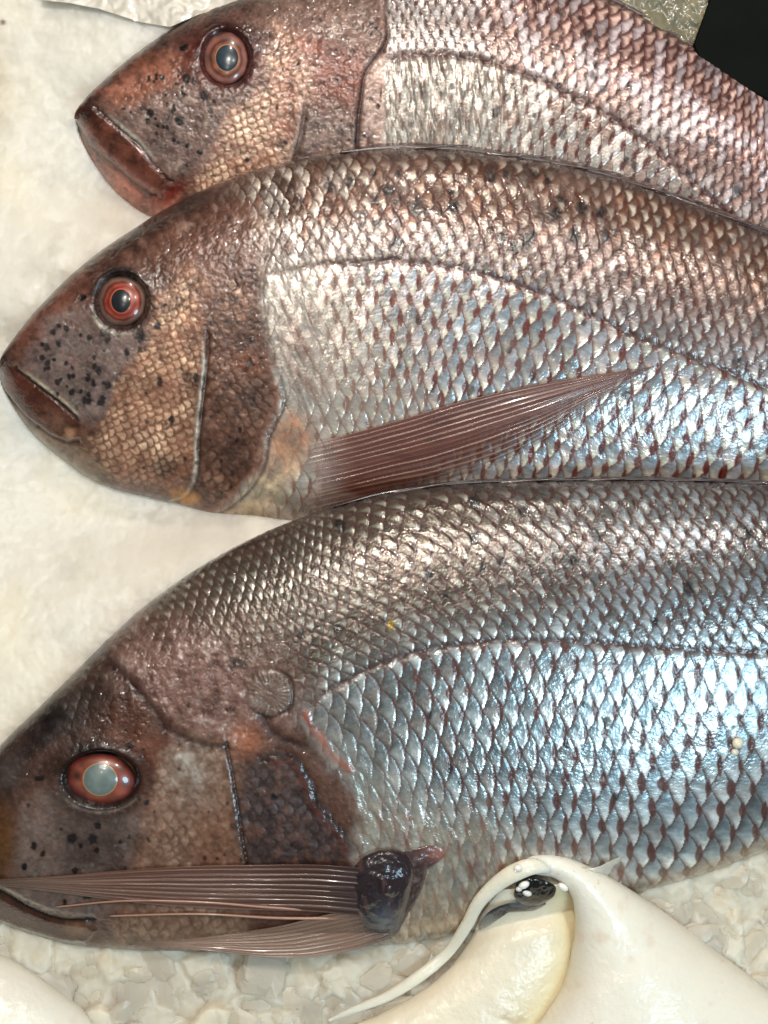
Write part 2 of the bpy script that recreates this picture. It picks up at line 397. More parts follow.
def ball_eye(fish, x, y, rx, ry, rings, pupil, prx, pry, pcol, dome, ang=0, lift=0.0, parent=None, px=0, py=0, odd=None):
    """eye dome coloured in rings, with the pupil as a dome of its own"""
    n, m = 40, 72
    zb = float(fish.surf(np.array([x]), np.array([y]))[0]) + lift
    def dome_mesh(cx, cy, ax, ay, zbase, hgt, colf, name, par):
        r = np.linspace(0.0, 1, n)[:, None]; th = np.linspace(0, 2 * math.pi, m, endpoint=False)[None]
        c, s_ = math.cos(math.radians(ang)), math.sin(math.radians(ang))
        ex = ax * r * np.cos(th); ey = ay * r * np.sin(th)
        X = cx + ex * c - ey * s_; Y = cy + ex * s_ + ey * c
        lx_, ly_ = (cx - x) + ex * c - ey * s_, (cy - y) + ex * s_ + ey * c
        q2 = ((lx_ * c + ly_ * s_) / rx) ** 2 + ((-lx_ * s_ + ly_ * c) / ry) ** 2
        Z = zbase + hgt * PX * (np.sqrt(np.clip(1 - 0.92 * q2, 0, 1)) - 0.28)
        if name == 'pupil': Z = Z + PX * (0.25 + 1.2 * (1 - r * r))
        # follow the slope of the head
        gx = (fish.surf(np.array([x + 8.]), np.array([y])) - fish.surf(np.array([x - 8.]), np.array([y])))[0] / 16
        gy = (fish.surf(np.array([x]), np.array([y + 8.])) - fish.surf(np.array([x]), np.array([y - 8.])))[0] / 16
        Z = Z + 0.7 * (gx * (X - x) + gy * (Y - y))
        col = colf(r + 0 * th, th + 0 * r, X, Y)
        return new_obj(name, P(X, Y, Z), gfaces(n, m, True), M_eye, par, True, {'col': np.clip(col, 0, 1)})
    def irisf(r, th, X, Y):
        rr = r + 0.035 * fbm(X, Y, 7, 3, 3)
        pos = [p for p, _ in rings]; cols = np.array([c for _, c in rings])
        col = np.stack([np.interp(rr, pos, cols[:, k]) for k in range(3)], -1)
        col = col * (1 + 0.16 * fbm(np.cos(th) * 12, np.sin(th) * 12 + r * 4, 5, 3, 9) + 0.15 * fbm(X, Y, 9, 3, 4))[..., None]
        if odd is not None: col = odd(col, r, th)
        col = np.clip(col, 0, 1); col = mix(col, col.mean(-1, keepdims=True) * np.array([1.15, 0.95, 0.85]), 0.22 + 0 * r); col = col ** 1.12 * (0.62 + 0.25 * fbm(X, Y, 14, 3, 15))[..., None]
        return col
    e = dome_mesh(x, y, rx, ry, zb, dome, irisf, 'eye', parent)
    def pf(r, th, X, Y):
        c = np.broadcast_to(np.asarray(pcol[0]), r.shape + (3,)).copy()
        c = mix(c, pcol[1], sstep(0.55, 0.95, r)); c = mix(c, pcol[2], sstep(0.90, 0.97, r))
        return c * (1 + 0.18 * fbm(X, Y, 8, 3, 12))[..., None]
    k = np.hypot(px / rx, py / ry)
    dome_mesh(x + px, y + py, prx, pry, zb, dome, pf, 'pupil', e)
    return e

# ------------------------------------------------------------------ fish: painting (pigment, some painted shade and highlight, relief, gloss)
def body_scales(X, Y, U, D, f, pu_a, pu_b, rp_a, rp_b, skew_a=0.0, skew_b=0.0, seed=0, warp=1.0, ha=170, hb=460):
    tt = np.arange(-600, 2600.0, 2); U = np.interp(U, tt, np.cumsum(2 / (0.66 + 0.34 * sstep(ha, hb, tt)))); kr = 0.78 + 0.22 * sstep(ha, hb, X)
    wob = warp * 1.5 * fbm(X, Y, 70, 2, seed + 5); wob2 = warp * 1.2 * fbm(X, Y, 55, 2, seed + 9)
    d = D + wob
    rp = np.where(d < 0, rp_a, rp_b) * kr
    v = d / rp
    k = sstep(-14, 14, d); pu = pu_b     # one column lattice on each side, joined at the lateral line
    u = np.where(d < 0, (U + wob2) / pu_a + skew_a * v, (U + wob2) / pu_b + skew_b * v)
    u = u + 0.055 * fbm(X, Y, 16, 2, seed + 2); v = v + 0.05 * fbm(X, Y, 15, 2, seed + 3)
    return scale_field(u, v)

def common_scale_look(sf, seed):
    cu, cj, lx, ly, e, fe, uu, vv = sf
    r1 = hash2(np.round(cu * 2), cj, seed + 1); r2 = hash2(np.round(cu * 2), cj, seed + 2); r3 = hash2(np.round(cu * 2), cj, seed + 3)
    aly = np.abs(ly)
    mark = cusp_marks(uu, vv, seed + 11)
    line = sstep(0.11, 0.03, fe)
    rim = sstep(0.10, 0.02, e)
    h = 1.5 * np.clip(lx, -0.2, 0.85) - 0.7 * ly * ly + (r1 - 0.5) * 1.9 * ly + (r2 - 0.5) * 1.5 * lx
    h = 0.62 * h * sstep(0.0, 0.13, e) - 0.35 * line + 0.12 * vnoise(lx * 5 + cj * 7.3, ly * 9 + cu * 3.1, seed)
    return r1, r2, r3, mark, line, rim, h

def scale_var(sf, r1, r2):
    cu, cj, lx, ly, e, fe, uu, vv = sf
    st = vnoise(ly * 11 + cu * 5.3, lx * 2.5 + cj * 3.7, 77)
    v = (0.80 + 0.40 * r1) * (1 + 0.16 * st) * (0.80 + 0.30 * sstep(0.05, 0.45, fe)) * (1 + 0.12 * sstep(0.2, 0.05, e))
    return v[..., None]

def wrinkles(X, Y, seed, amp=1.0):
    n = fbm(X, Y, 9, 4, seed); return amp * (0.5 * n - 0.8 * np.exp(-(np.abs(fbm(X, Y, 11, 3, seed + 7)) / 0.07) ** 2) * 0.6)

def small_scales(X, Y, ang, pu, rv, seed):
    c, s = math.cos(math.radians(ang)), math.sin(math.radians(ang))
    x = X * c + Y * s + 3.6 * fbm(X, Y, 24, 3, seed); y = -X * s + Y * c + 3.6 * fbm(X, Y, 24, 3, seed + 4)
    sf = scale_field(x / pu, y / rv)
    cu, cj, lx, ly, e, fe, uu, vv = sf
    r = hash2(np.round(cu * 2), cj, seed)
    fade = 0.55 + 0.5 * fbm(X, Y, 26, 3, seed + 8) + 0.2 * fbm(X, Y, 6, 2, seed + 9)
    light = 1.1 * sstep(0.0, 0.4, fe) * sstep(1.05, 0.1, np.abs(ly)) * np.clip(fade, 0, 1.1)
    hgt = sstep(0, 0.2, e) * (0.6 * lx - 0.4 * ly * ly + 0.3 * light) * np.clip(fade, 0.1, 1)
    return light, r, hgt

# ---- the middle fish
def paint2(X, Y, U, D, f, t, Q):
    rng = np.random.default_rng(2)
    n1 = fbm(X, Y, 40, 4, 21); n2 = fbm(X, Y, 9, 3, 22); n3 = fbm(X, Y, 3.2, 2, 23)
    sf = body_scales(X, Y, U, D, f, 14.5, 18.5, 13.0, 19.0, -0.06, 0.0, 200)
    cu, cj, lx, ly, e, fe, uu, vv = sf
    r1, r2, r3, mark, line, rim, h = common_scale_look(sf, 200)
    above = sstep(3, -3, D)
    # body colours
    silver = np.broadcast_to(lin(190, 186, 180), X.shape + (3,)).copy()
    blue = lin(172, 186, 196); cream = lin(222, 214, 192); pink = lin(206, 182, 174)
    c = mix(silver, blue, (0.55 * sstep(0.2, -0.6, ly) + 0.35 * (r2 > 0.6)) * sstep(330, 460, X))
    c = mix(c, cream, sstep(0.1, 0.8, ly) * sstep(300, 430, Y) * 0.8)
    c = mix(c, pink, 0.45 * (r1 > 0.62)); c = mix(c, lin(120, 118, 118), 0.4 * (r3 < 0.12)); c = mix(c, lin(134, 146, 156), 0.65 * sstep(0.25, -0.25, ly) * sstep(300, 420, X)); c = mix(c, lin(232, 226, 206), 0.7 * sstep(0.15, 0.5, ly) * sstep(0.1, 0.3, fe))
    ctop = np.broadcast_to(lin(122, 98, 86), X.shape + (3,)).copy()
    ctop = mix(ctop, lin(212, 202, 190), sstep(0.1, 0.4, fe) * sstep(-0.35, 0.3, ly) * (0.25 + 0.75 * r1)); ctop = mix(ctop, lin(176, 124, 98), 0.40 * sstep(0.35, 0.8, r2) * sstep(0.5, 0.1, np.abs(lx - 0.3)))
    ctop = mix(ctop, lin(95, 78, 70), 0.45 * sstep(0.1, 0.9, n1) + 0.3 * (r3 < 0.2))
    ctop = mix(ctop, lin(185, 185, 190), 0.55 * sstep(480, 680, X) * sstep(-90, -10, D))
    ctop = mix(ctop, lin(64, 56, 56), sstep(0.05, 0.6, fbm(X, Y, 26, 3, 26)) * 0.6 * sstep(620, 480, X) * sstep(0.75, 0.3, r1)); ctop = mix(ctop, lin(216, 212, 204), 0.5 * sstep(400, 300, X) * (r1 > 0.4))
    c = c * (1.0 + 0.22 * n1 + 0.14 * fbm(X, Y, 14, 4, 27))[..., None]
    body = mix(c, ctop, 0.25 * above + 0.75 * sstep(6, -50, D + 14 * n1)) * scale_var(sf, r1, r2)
    mcol = mix(np.broadcast_to(lin(122, 44, 30), X.shape + (3,)).copy(), lin(74, 44, 38), 0.55 * above + 0.3 * (r1 > 0.7))
    body = mix(body, mcol, mark * (1.0 - 0.15 * above) * sstep(285, 380, X + 0.3 * (Y - 300)))
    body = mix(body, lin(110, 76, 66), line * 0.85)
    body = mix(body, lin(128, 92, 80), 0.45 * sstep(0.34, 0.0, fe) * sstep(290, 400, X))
    body = mix(body, lin(150, 138, 134), 0.35 * sstep(-0.2, 0.7, fbm(X, Y, 30, 4, 29)))
    body = mix(body, lin(96, 66, 58), (0.30 + 0.45 * sstep(-0.1, 0.7, n1)) * above * sstep(0.45, 0.05, fe)); body = mix(body, lin(70, 60, 58), 0.45 * sstep(0.2, 0.8, fbm(X, Y, 12, 4, 30)) * above)
    # dark blotches on the shoulder
    dk = spots(X, Y, rng, [(300, 165), (560, 175), (640, 230), (560, 250), (420, 250), (300, 240)], 26, 3.0, 7.5)
    dk = np.maximum(dk, spots(X, Y, rng, [(280, 180), (768, 260), (768, 440), (560, 470), (300, 400)], 30, 2.0, 4.2) * 0.8)
    body = mix(body, lin(48, 44, 48), dk * 0.75)
    body = mix(body, lin(70, 56, 52), 0.75 * sstep(-0.90, -0.99, t))        # dark keel along the back
    body = mix(body, lin(150, 122, 100), 0.5 * sstep(0.88, 0.98, t))
    ll = np.exp(-(np.abs(D + 1.6 * n2) / 3.4) ** 2) * (0.8 + 0.4 * vnoise(X / 4, D / 4, 8)) * sstep(262, 285, X)
    body = mix(body, lin(96, 66, 58), 0.85 * ll)
    met = (1 - 0.8 * ll) * 0.40 * (1 - 0.8 * mark) * (1 - dk * 0.8) * (1 - 0.35 * above); rgh = 0.22 + 0.12 * r2 + 0.1 * mark
    # fading scales on the chest (smaller, pinkish)
    pale = poly(X, Y, [(268, 285), (360, 300), (470, 470), (300, 530), (240, 520), (290, 420)], 40)
    body = mix(body, lin(190, 176, 160), pale * 0.35)
    d = h * (0.42 + 0.25 * above) - 1.0 * ll + 0.25 * n2
    # head
    hd = poly(X, Y, [(-20, 120), (215, 180), (248, 205), (268, 245), (262, 285), (266, 320), (276, 360), (285, 400), (272, 430), (262, 468), (238, 500), (214, 518), (190, 600), (-20, 600)], 5, 4, 31)
    hd2 = poly(X, Y, [(-20, 100), (220, 150), (240, 195), (262, 240), (262, 285), (250, 600), (-20, 600)], 17, 9, 52)
    q = sstep(275, 240, Y); hd = hd * (1 - q) + hd2 * q
    head = np.broadcast_to(lin(128, 98, 84), X.shape + (3,)).copy()
    head = mix(head, lin(92, 66, 58), 0.7 * sstep(-0.2, 0.7, n1))
    nape = poly(X, Y, [(130, 220), (215, 180), (258, 215), (272, 270), (250, 300), (200, 262), (160, 260)], 14, 6, 32)
    head = mix(head, lin(112, 80, 68), nape * 0.8); head = mix(head, lin(150, 130, 122), nape * sstep(0.25, 0.8, n2) * 0.6)
    # forehead dark band following the outline
    dt = Y - f.top(X)
    fore = sstep(36, 6, dt + 6 * n2) * sstep(260, 200, X)
    head = mix(head, lin(74, 52, 46), fore * 0.85)
    snout = poly(X, Y, [(5, 345), (60, 285), (95, 262), (105, 290), (100, 325), (40, 345), (20, 372)], 10, 6, 33)
    head = mix(head, lin(134, 92, 78), snout * 0.7)
    preo = poly(X, Y, [(52, 318), (85, 302), (108, 326), (140, 325), (160, 322), (142, 348), (128, 366), (106, 412), (92, 424), (70, 410), (40, 384), (24, 370), (30, 345)], 5, 3, 34)
    head = mix(head, lin(138, 124, 120), preo * 0.9); head = mix(head, lin(104, 88, 84), preo * 0.6 * sstep(0, 0.7, n2)); head = mix(head, lin(165, 155, 146), preo * 0.5 * sstep(0.2, 0.8, -n2))
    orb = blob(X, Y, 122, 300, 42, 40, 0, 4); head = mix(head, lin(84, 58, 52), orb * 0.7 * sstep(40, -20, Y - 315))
    cheek = poly(X, Y, [(150, 300), (168, 285), (190, 262), (205, 290), (206, 345), (200, 400), (195, 450), (186, 492), (150, 492), (105, 470), (88, 440), (108, 414), (128, 368), (150, 338)], 6, 5, 35)
    oper = poly(X, Y, [(205, 330), (215, 290), (240, 270), (262, 300), (270, 350), (282, 400), (265, 440), (240, 490), (210, 512), (196, 500), (200, 420)], 6, 5, 36)
    lt, rr, hs = small_scales(X, Y, 22, 10.5, 6.2, 41)
    lt2, rr2, hs2 = small_scales(X, Y, 8, 13.5, 8.0, 42)
    ck = mix(np.broadcast_to(lin(142, 104, 86), X.shape + (3,)).copy(), lin(236, 208, 180), lt * (0.75 + 0.35 * rr))
    ck = mix(ck, lin(178, 124, 92), 0.30 * sstep(0.1, 0.9, n1 + 0.3 * n2)); ck = mix(ck, lin(140, 100, 90), 0.4 * sstep(450, 490, Y))
    head = mix(head, ck, cheek * 0.95)
    oc = mix(np.broadcast_to(lin(98, 68, 56), X.shape + (3,)).copy(), lin(184, 154, 134), lt2 * (0.4 + 0.45 * rr2))
    oc = mix(oc, lin(74, 60, 56), 0.6 * sstep(0.1, 0.7, n2 + 0.4 * n1)); oc = mix(oc, lin(160, 104, 72), 0.4 * sstep(0.3, 0.9, -n1))
    head = mix(head, oc, oper * 0.9)
    d_head = 0.5 * n3 * 0.3 + 0.6 * n2 * 0.4 + cheek * hs * 0.9 + oper * hs2 * 0.7
    d_head = d_head + nape * wrinkles(X, Y, 61, 0.9)
    # opercular edges
    _, s1, p1 = pdist(X, Y, [(206, 335), (205, 360), (201, 400), (197, 440), (196, 470), (190, 492), (170, 502)])
    w1 = np.exp(-(s1 / 2.0) ** 2); head = mix(head, lin(206, 202, 190), np.exp(-((s1 - 1.0 + 1.6 * n2) / 1.8) ** 2) * (0.62 + 0.25 * n2) * sstep(0.0, 0.08, p1)); head = mix(head, lin(70, 44, 34), np.exp(-((s1 + 2.5) / 1.8) ** 2) * 0.75)  # pale highlight along the gill edge painted into the colour
    d_head = d_head + 1.5 * sstep(-2.5, 1.5, s1) * np.where(s1 > 0, np.exp(-s1 / 22), 1) * sstep(0, 0.1, p1) * sstep(1, 0.9, p1) - 1.3 * np.exp(-((s1 + 2.5) / 2.2) ** 2)
    head = mix(head, lin(196, 146, 78), blob(X, Y, 184, 498, 16, 9, 20, 3) * 0.8)
    _, s2, p2 = pdist(X, Y, [(248, 205), (270, 245), (262, 280), (264, 320), (274, 365), (284, 402), (270, 432), (262, 470), (236, 502), (212, 516)])
    head = mix(head, lin(150, 112, 98), np.exp(-((s2 - 6) / 5) ** 2) * 0.6 * sstep(0.35, 0.6, p2))
    fold0 = fbm(X - 0.5 * Y, Y, 8, 3, 47, 1.0, 3.0)
    edge2 = np.exp(-(s2 / 2.4) ** 2) * sstep(0.02, 0.2, p2)
    gill = poly(X, Y, [(222, 515), (255, 478), (268, 440), (286, 410), (300, 412), (312, 440), (300, 470), (270, 505), (240, 530)], 7, 3, 37)
    body = mix(body, mix(np.broadcast_to(lin(186, 144, 118), X.shape + (3,)).copy(), lin(208, 190, 162), sstep(440, 500, Y + 4 * n2)) * (1 + 0.25 * n2 + 0.15 * fold0)[..., None], gill * (0.75 + 0.2 * n2))
    # shoulder: fine silvery folds running down behind the gill cover
    sh = poly(X, Y, [(262, 278), (300, 268), (318, 300), (330, 360), (330, 410), (296, 418), (284, 380), (270, 330)], 12, 5, 38)
    fold = fbm(X * 1.0 - 0.45 * Y, Y, 7, 3, 44, 1.0, 5.0)
    body = mix(body, mix(np.broadcast_to(lin(176, 168, 160), X.shape + (3,)).copy(), lin(128, 96, 86), 0.9 * sstep(0.1, 0.9, fold)), sh * 0.8)
    d = d * (1 - 0.6 * sh) + sh * fold * 1.0
    d = d * (1 - 0.7 * gill)
    # mouth
    maxi = poly(X, Y, [(-6, 360), (6, 362), (24, 378), (46, 394), (66, 410), (80, 424), (80, 436), (68, 442), (50, 434), (26, 416), (8, 394), (-4, 378)], 2.5)
    head = mix(head, lin(98, 58, 46), maxi * 0.95); head = mix(head, lin(132, 106, 90), maxi * blob(X, Y, 58, 422, 22, 10, 38, 2) * 0.8)
    head = mix(head, lin(196, 160, 130), blob(X, Y, 71, 433, 6, 6, 0, 3) * 0.8)
    jaw = poly(X, Y, [(-8, 376), (8, 396), (30, 420), (60, 442), (86, 448), (110, 474), (80, 490), (20, 450), (-10, 400)], 4)
    head = mix(head, lin(146, 124, 104), jaw * (1 - maxi) * 0.8); head = mix(head, lin(172, 158, 138), jaw * (1 - maxi) * sstep(10, 2, f.bot(X) - Y) * 0.7)
    _, s3, p3 = pdist(X, Y, [(20, 368), (40, 383), (62, 400), (84, 419)]); head = mix(head, lin(205, 196, 176), np.exp(-((s3 + 0.5) / 2.0) ** 2) * 0.8 * sstep(0, 0.25, p3) * sstep(1, 0.8, p3))
    head = mix(head, lin(36, 22, 18), np.exp(-((s3 - 4.5) / 1.8) ** 2) * 0.85 * sstep(1, 0.95, p3))
    _, s4, _ = pdist(X, Y, [(0, 386), (14, 404), (38, 426), (62, 440), (78, 442)]); head = mix(head, lin(60, 38, 30), np.exp(-(s4 / 1.8) ** 2) * 0.7)
    d_head = d_head * (1 - 0.85 * maxi) + 2.0 * maxi * np.clip(1 - (s4 / 22) ** 2, 0, 1) - 2.2 * np.exp(-((s3 - 4.5) / 2.4) ** 2) * sstep(1, 0.9, p3) - 1.6 * np.exp(-(s4 / 2.2) ** 2) + 1.2 * preo
    sp = spots(X, Y, rng, [(30, 345), (60, 318), (100, 330), (120, 345), (104, 405), (60, 400)], 34, 1.6, 3.4)
    for (x, y, a, b) in [(141, 336, 5, 7), (105, 332, 5, 5), (47, 347, 3.5, 4.5), (127, 300 + 52, 3, 4), (101, 402, 4.5, 4), (89, 401, 3.5, 4), (108, 385, 3.5, 4.5), (99, 371, 3, 5), (160, 382, 2.6, 5), (157, 326, 4, 4), (172, 420, 3, 5), (250, 362, 2.5, 5), (196, 378, 3, 5), (240, 430, 2.5, 4), (251, 342, 2, 4), (162, 465, 12, 14)]:
        sp = np.maximum(sp, spot(X, Y, x, y, a, b) * (0.45 if a > 8 else 1))
    sp = np.maximum(sp, spots(X, Y, rng, [(130, 300), (260, 240), (280, 380), (230, 500), (130, 470)], 42, 1.2, 2.4) * 0.8)
    head = mix(head, lin(36, 34, 38), sp * 0.85)
    no = spot(X, Y, 82, 298, 6.0, 3.0, -32); head = mix(head, lin(26, 14, 12), no); d_head = d_head - 2.5 * no
    # eye socket
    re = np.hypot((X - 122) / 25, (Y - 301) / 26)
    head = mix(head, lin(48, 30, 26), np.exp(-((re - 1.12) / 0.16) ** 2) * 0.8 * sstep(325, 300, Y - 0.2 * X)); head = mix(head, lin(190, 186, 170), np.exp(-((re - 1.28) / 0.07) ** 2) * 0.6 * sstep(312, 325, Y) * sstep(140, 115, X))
    head = mix(head, lin(20, 14, 13), blob(X, Y, 124, 276, 15, 7, 8, 3) * 0.9)  # shadow of the upper lid painted dark above the eye
    d_head = d_head + 2.4 * np.exp(-((re - 1.16) / 0.16) ** 2) * sstep(300, 280, Y) - 7.0 * sstep(1.15, 0.85, re) + 0.9 * np.exp(-((re - 1.40) / 0.30) ** 2)
    m1 = fbm(X, Y, 24, 5, 901); m2 = fbm(X, Y, 7, 4, 902); head = head * (1.04 + 0.22 * n2 + 0.18 * n3 + 0.26 * m1)[..., None]; head = mix(head, lin(196, 168, 156), 0.12 * sstep(0.3, 0.9, m2)); head = mix(head, lin(52, 38, 36), 0.40 * sstep(0.2, 0.8, -m2)); d_head = d_head + 0.12 * m2 + 0.12 * n3
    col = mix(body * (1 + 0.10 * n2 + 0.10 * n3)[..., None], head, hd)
    d = d * (1 - hd) + hd * d_head - 0.9 * edge2 + 1.6 * sstep(-3, 2, s2) * np.where(s2 > 0, np.exp(-s2 / 22), 1) * sstep(0.2, 0.6, p2)
    col = mix(col, lin(66, 42, 34), np.exp(-((s2 + 1.5) / 2.0) ** 2) * 0.6 * sstep(0.3, 0.6, p2))
    met = met * (1 - hd) * (1 - 0.5 * gill) + hd * (0.12 + 0.1 * cheek * lt); rgh = rgh * (1 - hd) + hd * (0.40 - 0.16 * maxi + 0.1 * n2)
    return d, col, met, np.clip(rgh, 0.15, 0.8)

# ---- the near (lower) fish
def paint3(X, Y, U, D, f, t, Q):
    rng = np.random.default_rng(3)
    n1 = fbm(X, Y, 45, 4, 321); n2 = fbm(X, Y, 9, 3, 322); n3 = fbm(X, Y, 3.2, 2, 323)
    sf = body_scales(X, Y, U, D, f, 16.5, 20.5, 13.0, 22.5, -0.22, -0.04, 300)
    cu, cj, lx, ly, e, fe, uu, vv = sf
    r1, r2, r3, mark, line, rim, h = common_scale_look(sf, 300)
    above = sstep(3, -3, D)
    c = np.broadcast_to(lin(188, 196, 194), X.shape + (3,)).copy()
    c = mix(c, lin(142, 142, 138), 0.9 * sstep(660, 400, X)); c = mix(c, lin(150, 120, 112), 0.35 * sstep(500, 380, X) * sstep(0, 0.7, n1)); c = mix(c, lin(176, 198, 214), 0.5 * sstep(420, 600, X) * (0.5 + 0.5 * r2)); c = mix(c, lin(196, 204, 204), 0.5 * (r1 > 0.6) * sstep(-0.5, 0.3, ly))
    c = mix(c, lin(176, 158, 148), 0.4 * (r3 > 0.72)); c = mix(c, lin(118, 130, 136), 0.6 * sstep(0.25, -0.3, ly)); c = mix(c, lin(226, 234, 236), 0.75 * sstep(0.1, 0.5, ly) * sstep(0.08, 0.3, fe) * sstep(360, 520, X)); c = mix(c, lin(214, 206, 192), sstep(0.0, 0.9, ly) * sstep(140, 230, D) * 0.6)
    c = c * (0.98 + 0.24 * n1 + 0.14 * fbm(X, Y, 14, 4, 28))[..., None]
    ct = np.broadcast_to(lin(92, 82, 72), X.shape + (3,)).copy()
    ct = mix(ct, lin(184, 184, 174), sstep(0.12, 0.4, fe) * sstep(-0.15, 0.45, ly) * (0.25 + 0.65 * r1)); ct = mix(ct, lin(92, 70, 60), 0.30 * sstep(0, 0.8, n1) + 0.25 * (r3 < 0.2))
    ct = mix(ct, lin(150, 164, 176), (0.25 + 0.4 * r2) * sstep(430, 680, X) * sstep(0.0, 0.35, fe))
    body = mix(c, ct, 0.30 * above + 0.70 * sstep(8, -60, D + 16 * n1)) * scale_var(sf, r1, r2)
    mcol = mix(np.broadcast_to(lin(106, 60, 52), X.shape + (3,)).copy(), lin(78, 52, 46), 0.6 * above)
    body = mix(body, mcol, mark * (0.95 - 0.10 * above) * sstep(330, 430, X + 0.3 * (650 - Y)))
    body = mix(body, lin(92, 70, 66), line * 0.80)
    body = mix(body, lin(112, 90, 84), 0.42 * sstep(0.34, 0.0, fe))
    _, sb, _ = pdist(X, Y, [(250, 560), (300, 590), (370, 600), (400, 612)])
    dk = spots(X, Y, rng, [(300, 500), (768, 490), (768, 640), (420, 640), (300, 640)], 12, 3, 6.5)
    dk = np.maximum(dk, spots(X, Y, rng, [(380, 680), (768, 680), (768, 800), (460, 800)], 12, 2, 4))
    for (x, y, a, b) in [(338, 628, 7, 4), (474, 538, 6, 7), (606, 533, 3, 4), (445, 597, 4, 3), (608, 722, 5, 7)]: dk = np.maximum(dk, spot(X, Y, x, y, a, b))
    body = mix(body, lin(40, 38, 42), dk * 0.75)
    body = mix(body, lin(150, 124, 34), spot(X, Y, 391, 625, 3.2, 6) * 0.8)
    body = mix(body, lin(70, 60, 58), 0.8 * sstep(-0.93, -0.995, t)); body = mix(body, lin(176, 148, 118), 0.65 * sstep(0.90, 0.99, t) * sstep(420, 520, X))
    ll = np.exp(-(np.abs(D + 1.4 * n2) / 4.2) ** 2) * (0.85 + 0.35 * vnoise(X / 5, D / 4, 8)) * sstep(296, 320, X)
    body = mix(body, lin(92, 66, 60), 0.85 * ll)
    d = h * (0.45 + 0.2 * above) - 0.9 * ll + 0.2 * n2
    met = (1 - 0.8 * ll) * 0.55 * (1 - 0.8 * mark) * (1 - dk) * (1 - 0.25 * above); rgh = 0.21 + 0.12 * r2 + 0.12 * mark
    # pale belly and chest with faint folds instead of scales
    chest = poly(X, Y, [(300, 720), (345, 740), (400, 790), (480, 820), (560, 850), (620, 860), (640, 905), (560, 920), (400, 960), (380, 900), (350, 850), (310, 800), (285, 740)], 22, 8, 331)
    fold = fbm(X - 0.35 * Y, Y, 8, 4, 344, 1.0, 3.2)
    cc = mix(np.broadcast_to(lin(168, 160, 146), X.shape + (3,)).copy(), lin(150, 110, 96), 0.5 * sstep(0, 0.8, fold) + 0.4 * mark)
    cc = mix(cc, lin(150, 160, 160), 0.6 * sstep(830, 760, Y)); cc = mix(cc, lin(198, 170, 136), 0.75 * sstep(880, 930, Y))
    body = mix(body, cc, chest * 0.85); d = d * (1 - 0.7 * chest) + chest * fold * 1.3; met = met * (1 - 0.75 * chest)
    # head
    hd = poly(X, Y, [(-80, 560), (128, 600), (175, 622), (215, 640), (250, 655), (292, 690), (300, 716), (322, 760), (350, 800), (356, 850), (345, 1000), (-80, 1000)], 7, 5, 332)
    hd2 = poly(X, Y, [(-80, 560), (150, 600), (200, 615), (235, 640), (275, 650), (300, 690), (306, 716), (322, 760), (340, 1000), (-80, 1000)], 26, 12, 352)
    q = sstep(745, 700, Y); hd = hd * (1 - q) + hd2 * q
    # the nape scales die out gradually
    dieout = poly(X, Y, [(60, 600), (190, 585), (235, 620), (285, 670), (305, 710), (200, 760), (60, 760)], 12, 8, 339)
    head = np.broadcast_to(lin(112, 84, 72), X.shape + (3,)).copy()
    head = mix(head, lin(84, 58, 48), 0.6 * sstep(-0.1, 0.8, n1))
    nape = poly(X, Y, [(95, 650), (150, 600), (215, 630), (280, 665), (300, 715), (240, 750), (180, 730), (130, 700)], 14, 8, 333)
    head = mix(head, lin(146, 118, 110), nape * 0.85); head = mix(head, lin(166, 152, 146), nape * 0.6 * sstep(0.2, 0.9, n2)); head = mix(head, lin(92, 62, 56), nape * 0.6 * sstep(0.2, 0.9, -n2))
    dt = Y - f.top(X)
    fore = poly(X, Y, [(-60, 760), (0, 735), (95, 640), (110, 668), (135, 690), (120, 715), (88, 738), (58, 752), (20, 790), (-60, 830)], 14, 8, 334)
    head = mix(head, lin(46, 32, 28), fore * 0.95); head = mix(head, lin(104, 64, 46), 0.6 * blob(X, Y, 128, 715, 30, 22, 30, 2))
    head = mix(head, lin(44, 38, 38), blob(X, Y, 50, 722, 20, 14, -40, 2.5) * 0.8)
    head = mix(head, lin(104, 98, 96), blob(X, Y, 10, 772, 14, 20, 20, 2) * 0.6)
    preo = poly(X, Y, [(20, 800), (45, 788), (80, 800), (130, 808), (150, 795), (160, 810), (140, 840), (128, 880), (110, 920), (60, 925), (10, 895), (12, 840)], 7, 4, 335)
    head = mix(head, lin(132, 118, 112), preo * 0.85); head = mix(head, lin(74, 60, 56), poly(X, Y, [(60, 812), (125, 812), (128, 870), (64, 880)], 8, 4, 336) * 0.75); head = mix(head, lin(150, 142, 136), 0.5 * preo * sstep(0.15, 0.8, -n2))
    head = mix(head, lin(112, 80, 40), 0.75 * blob(X, Y, 0, 840, 16, 38, 0, 3))
    head = mix(head, lin(132, 84, 62), 0.6 * poly(X, Y, [(120, 740), (165, 735), (175, 790), (160, 830), (140, 810), (135, 770)], 10, 5, 337))
    cheek = poly(X, Y, [(150, 800), (165, 750), (190, 730), (230, 750), (238, 800), (245, 870), (250, 950), (110, 950), (118, 910), (130, 880), (142, 840)], 8, 5, 338)
    lt, rr, hs = small_scales(X, Y, 12, 13.5, 8.0, 341)
    ck = mix(np.broadcast_to(lin(140, 112, 96), X.shape + (3,)).copy(), lin(190, 172, 156), lt * (0.35 + 0.4 * rr))
    ck = mix(ck, lin(192, 194, 188), 0.8 * blob(X, Y, 188, 770, 24, 34, -25, 2) * (0.6 + 0.5 * n2)); ck = mix(ck, lin(134, 92, 66), 0.5 * blob(X, Y, 215, 840, 26, 50, 0, 2)); ck = mix(ck, lin(172, 150, 124), 0.5 * sstep(905, 930, Y) * lt)
    head = mix(head, ck, cheek * 0.95)
